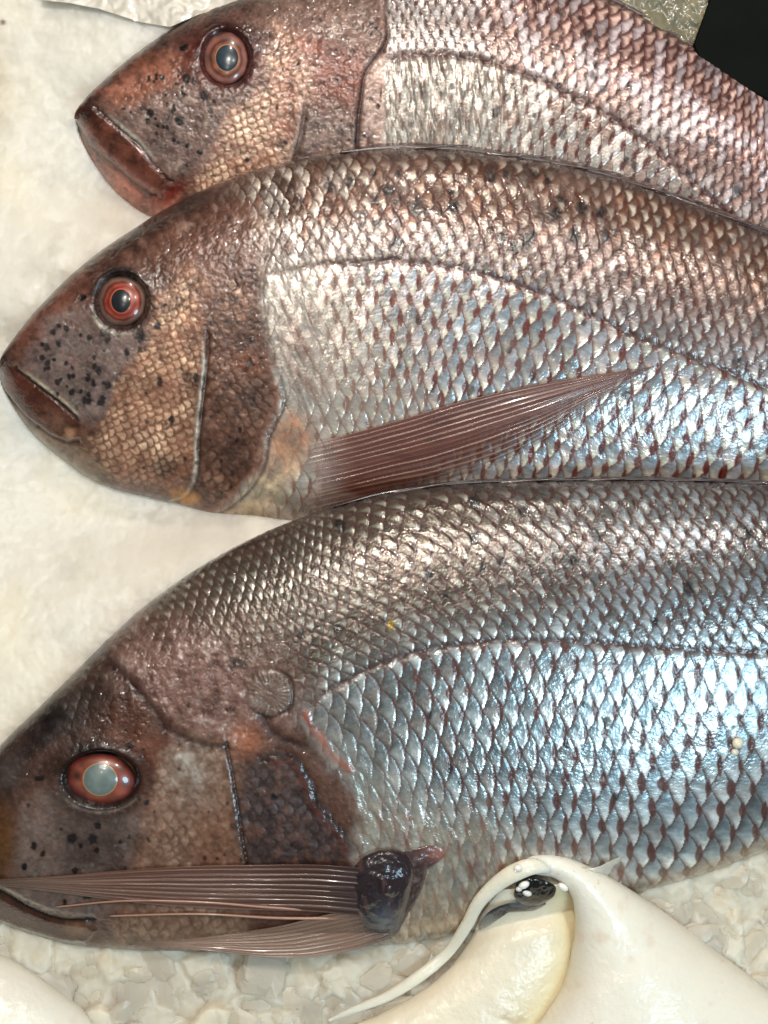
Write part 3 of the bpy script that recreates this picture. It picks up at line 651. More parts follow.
    oper = poly(X, Y, [(240, 765), (262, 752), (300, 758), (316, 790), (340, 830), (352, 872), (250, 872), (236, 820)], 6, 4, 340)
    lt2, rr2, hs2 = small_scales(X, Y, 5, 14, 8.5, 342)
    oc = mix(np.broadcast_to(lin(74, 62, 60), X.shape + (3,)).copy(), lin(128, 124, 128), lt2 * (0.25 + 0.6 * rr2)); oc = mix(oc, lin(122, 84, 66), 0.45 * sstep(0.2, 0.9, n2 + 0.4 * n1))
    head = mix(head, oc, oper * 0.92)
    head = mix(head, lin(178, 124, 96), 0.7 * blob(X, Y, 246, 740, 16, 16, 0, 2.4)); head = mix(head, lin(196, 188, 182), 0.4 * nape * sstep(0.55, 0.95, n2))
    d_head = 0.35 * n2 + 0.2 * n3 + cheek * hs * 0.55 + oper * hs2 * 0.6 + nape * wrinkles(X, Y, 361, 1.2)
    # rearmost head scales: blend of the body relief
    d_head = d_head + dieout * sstep(100, 0, dt) * h * 0.5
    head = mix(head, body, dieout * sstep(0.0, 0.7, -n1 + 0.5) * 0.35 * sstep(80, 20, dt))
    # lines
    _, s1, p1 = pdist(X, Y, [(100, 652), (125, 676), (150, 705), (168, 728), (195, 742), (225, 748)])
    head = mix(head, lin(54, 34, 30), np.exp(-((s1 + 2 * n2) / 5) ** 2) * 0.6); d_head = d_head - 0.9 * np.exp(-((s1 + 2 * n2) / 5) ** 2) + 0.5 * np.exp(-((s1 + 9) / 8) ** 2)
    _, s2, p2 = pdist(X, Y, [(226, 745), (232, 775), (238, 810), (244, 850), (250, 880)])
    head = mix(head, lin(60, 34, 26), np.exp(-(s2 / 2.2) ** 2) * 0.8); d_head = d_head - 1.6 * np.exp(-(s2 / 2.4) ** 2) + 1.5 * np.where(s2 > 0, np.exp(-s2 / 14), 0)
    _, s3, p3 = pdist(X, Y, [(272, 762), (292, 762), (304, 782), (314, 806), (330, 826), (346, 846), (352, 860)])
    head = mix(head, lin(104, 62, 50), np.exp(-(s3 / 4.5) ** 2) * 0.8); head = mix(head, lin(48, 28, 24), np.exp(-((s3 + 5) / 3.5) ** 2) * 0.7)
    d_head = d_head + 0.5 * np.exp(-((s3 + n2) / 7) ** 2) - 0.9 * np.exp(-((s3 + 7) / 6) ** 2)
    _, s4, p4 = pdist(X, Y, [(262, 716), (275, 735), (290, 742), (306, 748)])
    head = mix(head, lin(56, 34, 30), np.exp(-(s4 / 5) ** 2) * 0.7); d_head = d_head - 1.6 * np.exp(-(s4 / 5) ** 2)
    _, s5, p5 = pdist(X, Y, [(305, 716), (318, 735), (332, 755), (348, 770)])
    wd = np.exp(-((s5 + 2 * n2) / 4.0) ** 2) * (0.7 + 0.3 * n2)
    # round scar-like scale behind the nape
    rc = np.hypot(X - 270, Y - 694); ang = np.arctan2(Y - 694, X - 270)
    rc = rc + 1.5 * n2; ring = np.exp(-((rc - 23.5) / 2.2) ** 2) * (0.55 + 0.45 * np.cos(ang - 0.5)); disk = sstep(25, 20, rc) * (0.75 + 0.3 * n2)
    # mouth
    maxi = poly(X, Y, [(-70, 880), (-10, 885), (20, 900), (50, 912), (84, 920), (96, 930), (86, 942), (60, 940), (20, 928), (-20, 912), (-70, 905)], 3)
    head = mix(head, lin(88, 60, 48), maxi * 0.95); head = mix(head, lin(150, 118, 96), blob(X, Y, 78, 928, 14, 8, 12, 3) * 0.75)
    _, s6, p6 = pdist(X, Y, [(-40, 880), (0, 888), (26, 902), (56, 914), (92, 918)])
    head = mix(head, lin(176, 166, 150), np.exp(-((s6 + 2) / 2.2) ** 2) * 0.55 * sstep(1, 0.7, p6)); head = mix(head, lin(30, 20, 18), np.exp(-((s6 - 3) / 2) ** 2) * 0.9)
    d_head = d_head * (1 - 0.8 * maxi) + 1.8 * maxi - 2.4 * np.exp(-((s6 - 3) / 2.6) ** 2) + 1.2 * preo * sstep(0, 6, -s6)
    sp = np.zeros(X.shape)
    for (x, y, a, b) in [(72, 838, 5, 5.5), (93, 838, 5, 6), (98, 825, 3.6, 4), (81, 845, 2.6, 3), (97, 850, 2.8, 3), (75, 870, 3.6, 3.2), (25, 866, 3, 4), (89, 895, 6, 4), (65, 901, 2, 4), (147, 802, 2.6, 2.8), (43, 853, 2.5, 3), (34, 845, 3, 4), (40, 778, 6, 3), (130, 745, 5, 3), (274, 797, 3.4, 4), (193, 903 - 25, 3, 4)]:
        sp = np.maximum(sp, spot(X, Y, x, y, a, b))
    sp = np.maximum(sp, spots(X, Y, rng, [(20, 760), (120, 660), (240, 700), (330, 860), (120, 930), (20, 860)], 46, 1.0, 2.2) * 0.7)
    sp = np.maximum(sp, spot(X, Y, 236, 663, 8, 6) * 0.7)
    head = mix(head, lin(26, 22, 24), sp * 0.9)
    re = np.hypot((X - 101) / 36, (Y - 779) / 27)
    head = mix(head, lin(34, 22, 20), np.exp(-((re - 1.06) / 0.15) ** 2) * 0.85); head = mix(head, lin(8, 7, 7), blob(X, Y, 96, 751, 24, 7, 6, 3)); head = mix(head, lin(170, 164, 152), np.exp(-((re - 1.22) / 0.05) ** 2) * 0.45 * sstep(795, 800, Y))  # black crescent above the eye is the upper lid's shadow, painted in
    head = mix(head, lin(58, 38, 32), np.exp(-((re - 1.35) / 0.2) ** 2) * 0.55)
    d_head = d_head + 2.4 * np.exp(-((re - 1.14) / 0.16) ** 2) * sstep(775, 755, Y) - 8.0 * sstep(1.12, 0.85, re) + 0.9 * np.exp(-((re - 1.40) / 0.28) ** 2)
    head = head * (1 + 0.18 * n2 + 0.16 * n3)[..., None]
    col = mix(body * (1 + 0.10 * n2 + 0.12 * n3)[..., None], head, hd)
    d = d * (1 - hd) + hd * d_head
    col = mix(col, lin(176, 108, 90), wd * 0.8); d = d + 0.7 * wd
    col = mix(col, lin(120, 108, 100) * 1.0, disk * 0.75); col = mix(col, lin(172, 160, 148), disk * 0.5 * sstep(0.2, 0.8, np.sin(ang * 26 + 2 * n2)) * sstep(4, 14, rc)); col = mix(col, lin(62, 44, 38), ring * 0.8)
    d = d + disk * (0.9 + 0.25 * np.sin(ang * 26) * sstep(3, 12, rc)) - ring * 1.2
    met = met * (1 - hd) + hd * 0.12; rgh = rgh * (1 - hd) + hd * (0.38 + 0.1 * n2 - 0.12 * maxi)
    return d, col, met, np.clip(rgh, 0.15, 0.8)

# ---- the far (upper) fish
def paint1(X, Y, U, D, f, t, Q):
    rng = np.random.default_rng(1)
    n1 = fbm(X, Y, 40, 4, 121); n2 = fbm(X, Y, 9, 3, 122); n3 = fbm(X, Y, 3.2, 2, 123)
    sf = body_scales(X, Y, U, D, f, 12.0, 14.5, 12.0, 16.0, 0.0, 0.0, 100, 1.0, 350, 560)
    cu, cj, lx, ly, e, fe, uu, vv = sf
    r1, r2, r3, mark, line, rim, h = common_scale_look(sf, 100)
    above = sstep(3, -3, D)
    c = np.broadcast_to(lin(164, 154, 148), X.shape + (3,)).copy(); c = mix(c, lin(150, 120, 108), 0.5 * (r1 > 0.6)); c = mix(c, lin(214, 210, 204), 0.5 * (r2 > 0.6))
    folds = fbm(X - 0.1 * Y, Y, 6, 4, 131, 1.0, 5.0)
    front = sstep(580, 470, X) * (1 - above)
    c = mix(c, lin(184, 178, 168), front * 0.6); c = mix(c, lin(110, 88, 80), front * 0.65 * sstep(0.1, 0.7, folds))
    ct = np.broadcast_to(lin(138, 102, 98), X.shape + (3,)).copy(); ct = mix(ct, lin(214, 186, 176), sstep(0.12, 0.5, fe) * sstep(1.0, 0.25, np.abs(ly)) * (0.5 + 0.5 * r1))
    ct = mix(ct, lin(200, 196, 204), 0.5 * (r2 > 0.6)); ct = mix(ct, lin(156, 154, 152), 0.7 * sstep(520, 440, X)); ct = mix(ct, lin(90, 70, 64), 0.35 * sstep(0.1, 0.9, n1))
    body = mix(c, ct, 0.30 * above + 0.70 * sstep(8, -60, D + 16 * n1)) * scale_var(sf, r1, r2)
    body = mix(body, mix(np.broadcast_to(lin(120, 66, 54), X.shape + (3,)).copy(), lin(84, 58, 54), 0.7 * above), mark * (0.92 - 0.1 * above) * (1 - 0.6 * front))
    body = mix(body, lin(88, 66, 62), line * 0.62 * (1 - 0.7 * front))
    dk = spots(X, Y, rng, [(390, 0), (620, 0), (760, 110), (768, 230), (560, 170), (390, 130)], 36, 2.0, 4.2)
    body = mix(body, lin(46, 42, 48), dk * 0.7)
    body = mix(body, lin(74, 50, 50), 0.8 * sstep(-0.93, -0.99, t))
    ll = np.exp(-(np.abs(D + 1.4 * n2) / 4.0) ** 2) * (0.85 + 0.35 * vnoise(X / 5, D / 4, 8)) * sstep(380, 400, X); body = mix(body, lin(98, 66, 60), 0.85 * ll)
    d = h * (0.8 - 0.2 * above) * (1 - 0.8 * front) + front * folds * 1.4 - 1.4 * ll
    met = (1 - 0.8 * ll) * 0.36 * (1 - 0.8 * mark) * (1 - 0.3 * above) * (1 - dk); rgh = 0.23 + 0.12 * r2
    hd = poly(X, Y, [(40, -120), (380, -90), (386, 0), (388, 55), (384, 120), (386, 300), (40, 300)], 3, 3, 132)
    head = np.broadcast_to(lin(138, 108, 98), X.shape + (3,)).copy(); head = mix(head, lin(92, 66, 60), 0.7 * sstep(-0.1, 0.8, n1))
    dt = Y - f.top(X)
    head = mix(head, lin(80, 54, 50), sstep(24, 5, dt + 5 * n2) * 0.85)
    sn = poly(X, Y, [(95, 95), (150, 55), (190, 40), (205, 70), (170, 90), (120, 110)], 9, 5, 133); head = mix(head, lin(168, 116, 94), sn * 0.8)
    preo = poly(X, Y, [(112, 118), (140, 100), (190, 82), (215, 92), (250, 85), (255, 100), (225, 125), (205, 160), (196, 185), (175, 182), (150, 155), (130, 135)], 6, 4, 134)
    head = mix(head, lin(134, 118, 112), preo * 0.85); head = mix(head, lin(164, 146, 134), preo * 0.5 * sstep(0.1, 0.8, n2))
    orb = blob(X, Y, 222, 55, 46, 40, 0, 4); head = mix(head, lin(92, 56, 52), orb * 0.8 * sstep(30, -20, Y - 90))
    head = mix(head, lin(110, 40, 34), 0.7 * blob(X, Y, 200, 52, 14, 12, -20, 2.5))
    nape = poly(X, Y, [(250, 0), (300, -40), (385, -60), (386, 60), (340, 60), (290, 30), (262, 25)], 9, 5, 135)
    head = mix(head, lin(142, 122, 112), nape * 0.7); head = mix(head, lin(96, 70, 62), nape * 0.6 * sstep(0.0, 0.6, n2)); head = mix(head, lin(196, 186, 176), nape * 0.5 * sstep(0.35, 0.8, -n2))
    cheek = poly(X, Y, [(275, 25), (300, 40), (318, 70), (310, 110), (290, 150), (282, 240), (190, 240), (192, 190), (215, 150), (235, 110), (262, 80)], 8, 5, 136)
    lt, rr, hs = small_scales(X, Y, 25, 10.5, 6.2, 141)
    ck = mix(np.broadcast_to(lin(150, 108, 92), X.shape + (3,)).copy(), lin(238, 218, 194), lt * (0.7 + 0.35 * rr)); head = mix(head, ck, cheek * 0.95)
    red = poly(X, Y, [(300, 40), (335, 45), (372, 55), (370, 90), (350, 110), (318, 105), (312, 70)], 9, 5, 137); head = mix(head, lin(146, 98, 86), red * 0.7)
    oper = poly(X, Y, [(305, 110), (350, 112), (362, 130), (358, 240), (285, 240), (292, 150)], 7, 5, 138)
    head = mix(head, mix(np.broadcast_to(lin(150, 134, 126), X.shape + (3,)).copy(), lin(92, 82, 82), sstep(0.1, 0.7, n2 + 0.3 * folds)), oper * 0.85)
    bk = poly(X, Y, [(366, 60), (388, 60), (388, 240), (360, 240)], 4, 2, 139); head = mix(head, mix(np.broadcast_to(lin(196, 176, 166), X.shape + (3,)).copy(), lin(130, 92, 84), sstep(0.2, 0.8, folds)), bk * 0.8)
    d_head = 0.4 * n2 + 0.2 * n3 + cheek * hs * 0.9 + (nape + red) * wrinkles(X, Y, 161, 1.0) + oper * folds * 0.7
    _, s1, p1 = pdist(X, Y, [(386, -40), (388, 20), (386, 42), (378, 54), (366, 70), (360, 100), (358, 240)])
    head = mix(head, lin(70, 46, 44), np.exp(-(s1 / 2.4) ** 2) * 0.8); d_head = d_head - 1.8 * np.exp(-(s1 / 2.6) ** 2) + 2.0 * np.where(s1 > 0, np.exp(-s1 / 12), 0)
    _, s2, p2 = pdist(X, Y, [(304, 100), (300, 130), (290, 170), (285, 240)]); head = mix(head, lin(172, 152, 142), np.exp(-((s2 - 2) / 2.5) ** 2) * 0.7); head = mix(head, lin(84, 64, 58), np.exp(-((s2 + 3) / 2.5) ** 2) * 0.6)
    d_head = d_head + 2.0 * np.where(s2 > 0, np.exp(-s2 / 12), 0) * sstep(0, 0.1, p2) - 1.0 * np.exp(-((s2 + 3) / 2.5) ** 2)
    maxi = poly(X, Y, [(72, 116), (80, 106), (92, 108), (120, 128), (148, 155), (170, 178), (158, 190), (150, 196), (120, 170), (90, 145)], 3)
    head = mix(head, lin(122, 80, 66), maxi * 0.95); head = mix(head, lin(78, 48, 42), maxi * blob(X, Y, 88, 112, 14, 8, 0, 3) * 0.8)
    low = poly(X, Y, [(74, 122), (88, 148), (118, 174), (150, 200), (170, 186), (182, 192), (160, 240), (120, 230), (70, 160)], 3)
    head = mix(head, lin(184, 132, 118), low * 0.8 * (1 - maxi)); head = mix(head, lin(128, 52, 44), 0.85 * blob(X, Y, 172, 192, 20, 7, -35, 2.5))
    _, s3, p3 = pdist(X, Y, [(100, 108), (118, 124), (140, 143), (160, 166), (172, 178)]); head = mix(head, lin(205, 204, 192), np.exp(-((s3 + 0.8) / 2.0) ** 2) * 0.7 * sstep(0, 0.3, p3) * sstep(0.8, 0.6, p3)); head = mix(head, lin(40, 24, 20), np.exp(-((s3 - 3) / 1.6) ** 2) * 0.7)
    _, s4, p4 = pdist(X, Y, [(78, 124), (92, 144), (115, 165), (142, 188), (156, 196)]); head = mix(head, lin(176, 140, 132), np.exp(-((s4 + 5) / 3) ** 2) * 0.6); head = mix(head, lin(84, 40, 34), np.exp(-(s4 / 1.6) ** 2) * 0.7)
    d_head = d_head * (1 - 0.8 * maxi) + 2.0 * maxi - 1.6 * np.exp(-((s3 - 3) / 3) ** 2) - 1.2 * np.exp(-(s4 / 3) ** 2) + 1.0 * preo
    sp = spots(X, Y, rng, [(120, 110), (150, 70), (200, 75), (220, 100), (200, 160), (150, 140)], 34, 1.2, 2.6)
    for (x, y, a, b) in [(151, 113, 4, 4.5), (148, 122, 2.6, 3.5), (180, 121, 4.5, 5.5), (186, 79, 4, 6), (204, 96, 4, 5), (210, 111, 2.5, 3.5), (157, 133, 2, 2.5), (247, 160, 2.5, 2.5), (187, 165, 2, 2), (298, 64, 2, 2), (371, 25, 2.6, 2.6), (376, 29, 2.6, 2.6), (378, 106, 2.5, 3), (290, 106, 1.8, 2.6)]: sp = np.maximum(sp, spot(X, Y, x, y, a, b))
    sp = np.maximum(sp, spots(X, Y, rng, [(240, 10), (380, 0), (380, 150), (250, 150)], 36, 1.0, 2.0) * 0.75)
    head = mix(head, lin(30, 28, 32), sp * 0.9); head = mix(head, lin(10, 8, 8), spot(X, Y, 184, 48, 6, 3, -25))
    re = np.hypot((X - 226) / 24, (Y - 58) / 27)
    head = mix(head, lin(18, 14, 14), blob(X, Y, 232, 34, 22, 9, 15, 3)); head = mix(head, lin(84, 36, 32), np.exp(-((re - 1.12) / 0.16) ** 2) * 0.85)  # near-black patch over the eye is painted lid shadow
    d_head = d_head + 2.2 * np.exp(-((re - 1.14) / 0.16) ** 2) * sstep(56, 36, Y) - 7.0 * sstep(1.12, 0.85, re) + 0.9 * np.exp(-((re - 1.40) / 0.28) ** 2)
    m1 = fbm(X, Y, 24, 5, 901); m2 = fbm(X, Y, 7, 4, 902); head = head * (1.04 + 0.22 * n2 + 0.18 * n3 + 0.26 * m1)[..., None]; head = mix(head, lin(196, 168, 156), 0.12 * sstep(0.3, 0.9, m2)); head = mix(head, lin(52, 38, 36), 0.40 * sstep(0.2, 0.8, -m2)); d_head = d_head + 0.12 * m2 + 0.12 * n3
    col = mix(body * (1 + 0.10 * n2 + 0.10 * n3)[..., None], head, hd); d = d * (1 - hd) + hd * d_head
    met = met * (1 - hd) + hd * (0.12 + 0.1 * cheek); rgh = rgh * (1 - hd) + hd * (0.38 + 0.1 * n2 - 0.12 * maxi)
    return d, col, met, np.clip(rgh, 0.15, 0.8)

# ------------------------------------------------------------------ fins
def fin_sheet(name, A, B, zf, colf, alpf, parent, n=260, m=150, rays=14, amp=0.9, thick=0.0006, extra=None):
    """membrane between edge curves A and B with raised rays, closed by an under side"""
    a = curve(A, n)[:, None, :]; b = curve(B, n)[:, None, :]; r = np.linspace(0, 1, m)[None, :, None]
    XY = a + (b - a) * r; X, Y = XY[..., 0], XY[..., 1]
    s = np.linspace(0, 1, n)[:, None] + 0 * X; rr = r[..., 0] + 0 * X
    rw = rr + 0.010 * fbm(s * 100, rr * 60, 14, 2, 5)
    ray = np.abs(np.sin(math.pi * (rw + 0.02 * vnoise(rr * 9, s * 1.5, 3)) * rays)); ray = 1 - ray ** 0.8
    ray = np.clip(ray * (0.65 + 0.45 * vnoise(rr * rays * 0.9, s * 2, 4)) + 0.35 * vnoise(rr * rays * 3.1, s * 3, 6), 0, 1)
    prof = np.clip(np.minimum(rr, 1 - rr) * 12, 0, 1)
    Z = zf(X, Y, s, rr) + PX * amp * ray * prof
    if extra is not None: Z = Z + PX * extra(X, Y, s, rr)
    zb = Z.min()
    top = P(X, Y, Z); bot = P(X, Y, Z - thick * (0.15 + prof))
    V = np.concatenate([top.reshape(-1, 3), bot.reshape(-1, 3)]); nn = n * m
    F = [gfaces(n, m), gfaces(n, m, flip=True, off=nn)]
    i = np.arange(n - 1)
    F.append(np.stack([i * m, (i + 1) * m, (i + 1) * m + nn, i * m + nn], -1)); F.append(np.stack([i * m + m - 1, i * m + m - 1 + nn, (i + 1) * m + m - 1 + nn, (i + 1) * m + m - 1], -1))
    j = np.arange(m - 1)
    F.append(np.stack([j, j + nn, j + 1 + nn, j + 1], -1)); k = (n - 1) * m
    F.append(np.stack([k + j, k + j + 1, k + j + 1 + nn, k + j + nn], -1))
    col = colf(X, Y, s, rr, ray); al = alpf(X, Y, s, rr, ray)
    col = np.clip(np.concatenate([col.reshape(-1, 3)] * 2), 0, 1); al = np.clip(np.r_[al.ravel(), al.ravel()], 0, 1)
    return new_obj(name, V, np.concatenate(F)[:, ::-1], M_fin, parent, True, {'col': col, 'alp': al})

def tube(name, pts, rad, mat, parent, colf=None, seg=14, n=80, flat=1.0, attrs=None):
    """tapered tube through (X, Y, z, r px) points"""
    c = curve([(x, y, z * 1e3, r) for x, y, z, r in pts], n)
    W = P(c[:, 0], c[:, 1], c[:, 2] / 1e3); T = np.gradient(W, axis=0); T /= np.linalg.norm(T, axis=1, keepdims=True)
    up = np.array([0, 0, 1.0]); S = np.cross(T, up); S /= np.linalg.norm(S, axis=1, keepdims=True); U = np.cross(S, T)
    th = np.linspace(0, 2 * math.pi, seg, endpoint=False); r = c[:, 3] * PX
    V = W[:, None] + r[:, None, None] * (np.cos(th)[None, :, None] * S[:, None] + flat * np.sin(th)[None, :, None] * U[:, None])
    X = np.broadcast_to(c[:, 0][:, None], V.shape[:2]); Y = np.broadcast_to(c[:, 1][:, None], V.shape[:2])
    col = colf(X, Y) if colf else np.ones(V.shape) * 0.5
    at = {'col': np.clip(col, 0, 1), 'alp': np.ones(V.shape[:2]), 'met': np.zeros(V.shape[:2]), 'rgh': np.full(V.shape[:2], 0.3)}
    VV = np.concatenate([V.reshape(-1, 3), W[:1], W[-1:]]); nn = n * seg
    at = {k: (np.concatenate([v.reshape(-1, 3), v.reshape(-1, 3)[:1], v.reshape(-1, 3)[-1:]]) if k == 'col' else np.r_[v.ravel(), v.ravel()[:1], v.ravel()[-1:]]) for k, v in at.items()}
    F = [tuple(x) for x in gfaces(n, seg, True)]
    F += [(nn, (k + 1) % seg, k) for k in range(seg)] + [(nn + 1, nn - seg + k, nn - seg + (k + 1) % seg) for k in range(seg)]
    return new_obj(name, VV, F, mat, parent, True, at)

def dorsal(fish, x0, x1, wa, wb, parent, seed, dark=lin(58, 42, 42)):
    """folded dorsal fin: a dark wet ridge lying along the back, with its spines folded back"""
    xs = np.linspace(x0, x1, 40); y = fish.top(xs)
    q = (xs - x0) / (x1 - x0); w = np.interp(q, [0, 0.05, 0.5, 1], [0.3, 1, 1.0, 0.8])
    A = np.stack([xs, y - wa * w], -1); B = np.stack([xs, y + wb * w], -1)
    def zf(X, Y, s, r): return fish.zd + PX * (9 * np.sin(math.pi * np.clip(r, 0, 1)) ** 0.7 + 3 + 2 * r)
    def cf(X, Y, s, r, ray):
        c = np.broadcast_to(dark, X.shape + (3,)).copy(); n = fbm(X, Y, 12, 3, seed)
        c = mix(c, lin(118, 86, 76), 0.5 * ray * (0.6 + 0.4 * n)); return mix(c, lin(26, 22, 24), 0.6 * sstep(0.1, 0.8, n))
    f = fin_sheet('dorsal_fin', A, B, zf, cf, lambda X, Y, s, r, ray: np.ones(X.shape), parent, n=900, m=30, rays=3, amp=2.0)
    rng = np.random.default_rng(seed); x = x0 + 60
    while x < x1 - 120:
        L = rng.uniform(60, 95); xx = np.array([x, x + L * 0.4, x + L * 0.75, x + L]); yy = fish.top(xx) + np.array([1.5, 0.2, -wa * 0.6, -wa * 0.9 - 0.5])
        z = fish.zd + PX * np.array([12.0, 14, 12, 10])
        tube('spine', [(xx[k], yy[k], z[k], [1.3, 1.2, 0.8, 0.3][k]) for k in range(4)], 0, M_fin, f, lambda X, Y: np.broadcast_to(lin(70, 54, 52), X.shape + (3,)).copy(), seg=8, n=24)
        x += L * rng.uniform(0.9, 1.25)
    return f

def tail(fish, parent, colr):
    x = fish.x1 - 8; a = float(fish.top(np.array([x]))[0]); b = float(fish.bot(np.array([x]))[0]); c = (a + b) / 2; h = (b - a) / 2
    zc = (fish.zd + fish.zv) / 2
    A = [(x, a), (x + 60, a - 35), (x + 140, a - 95), (x + 230, a - 150)]; B = [(x, b), (x + 60, b + 35), (x + 140, b + 95), (x + 230, b + 150)]
    def zf(X, Y, s, r): return zc + 0.004 * np.sin(6 * r) + 0 * X
    o = fin_sheet('tail_fin', A, B, zf, lambda X, Y, s, r, ray: mix(np.broadcast_to(colr, X.shape + (3,)).copy(), lin(150, 120, 104), 0.5 * ray), lambda X, Y, s, r, ray: np.ones(X.shape), parent, n=90, m=140, rays=20, amp=1.4)
    # fork the rear edge
    me = o.data; co = np.zeros(len(me.vertices) * 3); me.vertices.foreach_get('co', co); co = co.reshape(-1, 3)
    P0 = P(x, c, zc); dy = np.abs(co[:, 1] - P0[1]) / (150 * PX); dx = co[:, 0] - P0[0]
    co[:, 0] = P0[0] + dx * (0.62 + 0.38 * np.clip(dy, 0, 1.2)); me.vertices.foreach_set('co', co.ravel()); me.update()
    return o

# ------------------------------------------------------------------ build the three fish
rust = lin(120, 66, 52)
fish2 = thing('fish', 'middle sea bream, silver pink with red scale marks and a dark red-ringed eye', 'fish', group='whole sea breams laid on the ice')
F2.build(paint2, 'body', fish2)
ball_eye(F2, 122, 301, 24.5, 25.5, [(0, lin(150, 40, 25)), (0.50, lin(180, 80, 54)), (0.56, lin(150, 44, 28)), (0.66, lin(196, 78, 48)), (0.74, lin(120, 40, 28)), (0.84, lin(150, 110, 90)), (0.93, lin(110, 84, 74)), (1, lin(40, 28, 24))],
         None, 10.5, 12.5, (lin(22, 26, 32), lin(20, 26, 34), lin(196, 92, 60)), 13, 0, -0.0027, fish2, -1, 0)
fish3 = thing('fish', 'nearest sea bream, bluish silver with cloudy grey pupil and fin folded over its cheek', 'fish', group='whole sea breams laid on the ice')
F3.build(paint3, 'body', fish3)
def odd3(col, r, th):
    a = np.mod(th, 2 * math.pi)
    m = np.exp(-(((np.minimum(a, 2 * math.pi - a)) / 0.22) ** 2)) + np.exp(-(((a - math.pi) / 0.25) ** 2))
    return mix(col, lin(50, 24, 20), m * 0.75 * np.exp(-((r - 0.70) / 0.12) ** 2))
ball_eye(F3, 101, 779, 35, 26, [(0, lin(170, 70, 45)), (0.5, lin(190, 84, 54)), (0.62, lin(188, 84, 58)), (0.72, lin(160, 96, 74)), (0.80, lin(160, 70, 50)), (0.90, lin(130, 44, 34)), (0.96, lin(84, 44, 36)), (1, lin(40, 26, 22))],
         None, 17.5, 16.5, (lin(104, 116, 112), lin(92, 106, 106), lin(150, 126, 84)), 14, 8, -0.0028, fish3, -1, 0.5, odd3)
fish1 = thing('fish', 'farthest sea bream at the top, pinkish silver with a blue-grey pupil and pale cheek scales', 'fish', group='whole sea breams laid on the ice')
F1.build(paint1, 'body', fish1)
ball_eye(F1, 226, 58, 23, 27, [(0, lin(120, 60, 40)), (0.5, lin(180, 116, 84)), (0.58, lin(170, 104, 74)), (0.66, lin(120, 58, 46)), (0.78, lin(176, 116, 100)), (0.88, lin(168, 104, 92)), (0.96, lin(90, 40, 36)), (1, lin(50, 24, 22))],
         None, 12, 14, (lin(44, 58, 68), lin(30, 42, 52), lin(170, 116, 84)), 12, 0, -0.0027, fish1, 1, 0)

dorsal(F1, 420, F1.x1 - 120, 5, 6, fish1, 11, lin(70, 48, 50)); dorsal(F2, 340, F2.x1 - 130, 4.5, 5, fish2, 12, lin(62, 46, 46)); dorsal(F3, 330, F3.x1 - 160, 2.5, 2.5, fish3, 13, lin(46, 42, 46))
for f, o in ((F1, fish1), (F2, fish2), (F3, fish3)): tail(f, o, lin(96, 66, 60))

# pectoral fin of the middle fish: base on the left, long point to the right
def pf2col(X, Y, s, r, ray):
    c = np.broadcast_to(lin(100, 56, 46), X.shape + (3,)).copy(); n = fbm(X, Y, 16, 3, 71, 2.5, 0.5)
    c = mix(c, lin(152, 112, 94), 0.7 * ray * (0.7 + 0.5 * n)); c = mix(c, lin(74, 40, 34), 0.5 * sstep(0.1, 0.7, n)); c = mix(c, lin(190, 168, 158), sstep(0.15, 0.0, s + 0.03 * n) * 0.85)
    return mix(c, lin(170, 150, 140), 0.55 * sstep(0.7, 0.95, s) * ray)
def pf2al(X, Y, s, r, ray):
    a = 0.92 - 0.22 * (1 - ray) - 0.75 * sstep(0.40, 0.95, r) * sstep(0.12, 0.4, s) * (1 - 0.8 * ray) - 0.35 * sstep(0.85, 1, s)
    a = a * sstep(0.0, 0.16, s + 0.03 * fbm(X, Y, 12, 3, 9) + 0.02) * sstep(1.0, 0.93, r + 0.05 * fbm(X, Y, 14, 3, 10) * sstep(0.1, 0.3, s))
    return a
pf2 = fin_sheet('pectoral_fin', [(300, 446), (350, 434), (400, 420), (460, 402), (530, 386), (600, 374), (654, 366)], [(304, 516), (380, 498), (440, 486), (490, 470), (540, 446), (600, 404), (655, 368)],
                lambda X, Y, s, r: F2.surf(X, Y, 0.0014) + PX * 2.5 * np.sin(math.pi * r) * sstep(1, 0.6, s), pf2col, pf2al, fish2, rays=15, amp=0.9, m=190,
                extra=lambda X, Y, s, r: 2.5 * sstep(0.25, 0.0, s) * np.sin(math.pi * r))

# pectoral fin of the near fish: dark stump, rays folded forward across the cheek
def pf3z(X, Y, s, r):
    z = F3.surf(X, Y); z0 = F3.surf(X, np.minimum(Y, 925.0))
    return np.maximum(z, z0 - 0.004) + 0.0022 + PX * 6 * sstep(0.25, 0.0, s)
def pf3col(X, Y, s, r, ray):
    n = fbm(X, Y, 20, 3, 81, 3, 0.5); c = np.broadcast_to(lin(96, 66, 56), X.shape + (3,)).copy()
    c = mix(c, lin(158, 122, 106), 0.7 * ray ** 1.3 * (0.75 + 0.5 * n)); c = mix(c, lin(58, 38, 32), 0.75 * (1 - ray) * sstep(0.45, 0.1, s)); c = mix(c, lin(60, 42, 42), sstep(0.14, 0.02, s))
    return mix(c, lin(156, 140, 126), 0.4 * sstep(0.6, 1, s))
pf3 = fin_sheet('pectoral_fin', [(362, 868), (320, 865), (260, 865), (200, 866), (130, 870), (60, 876), (-14, 880)], [(366, 916), (320, 912), (260, 910), (200, 908), (130, 902), (60, 893), (-14, 884)],
                pf3z, pf3col, lambda X, Y, s, r, ray: 0.97 - 0.25 * sstep(0.7, 1, s) * (1 - ray) - 0.12 * (1 - ray), fish3, rays=9, amp=2.4, m=170, n=300)
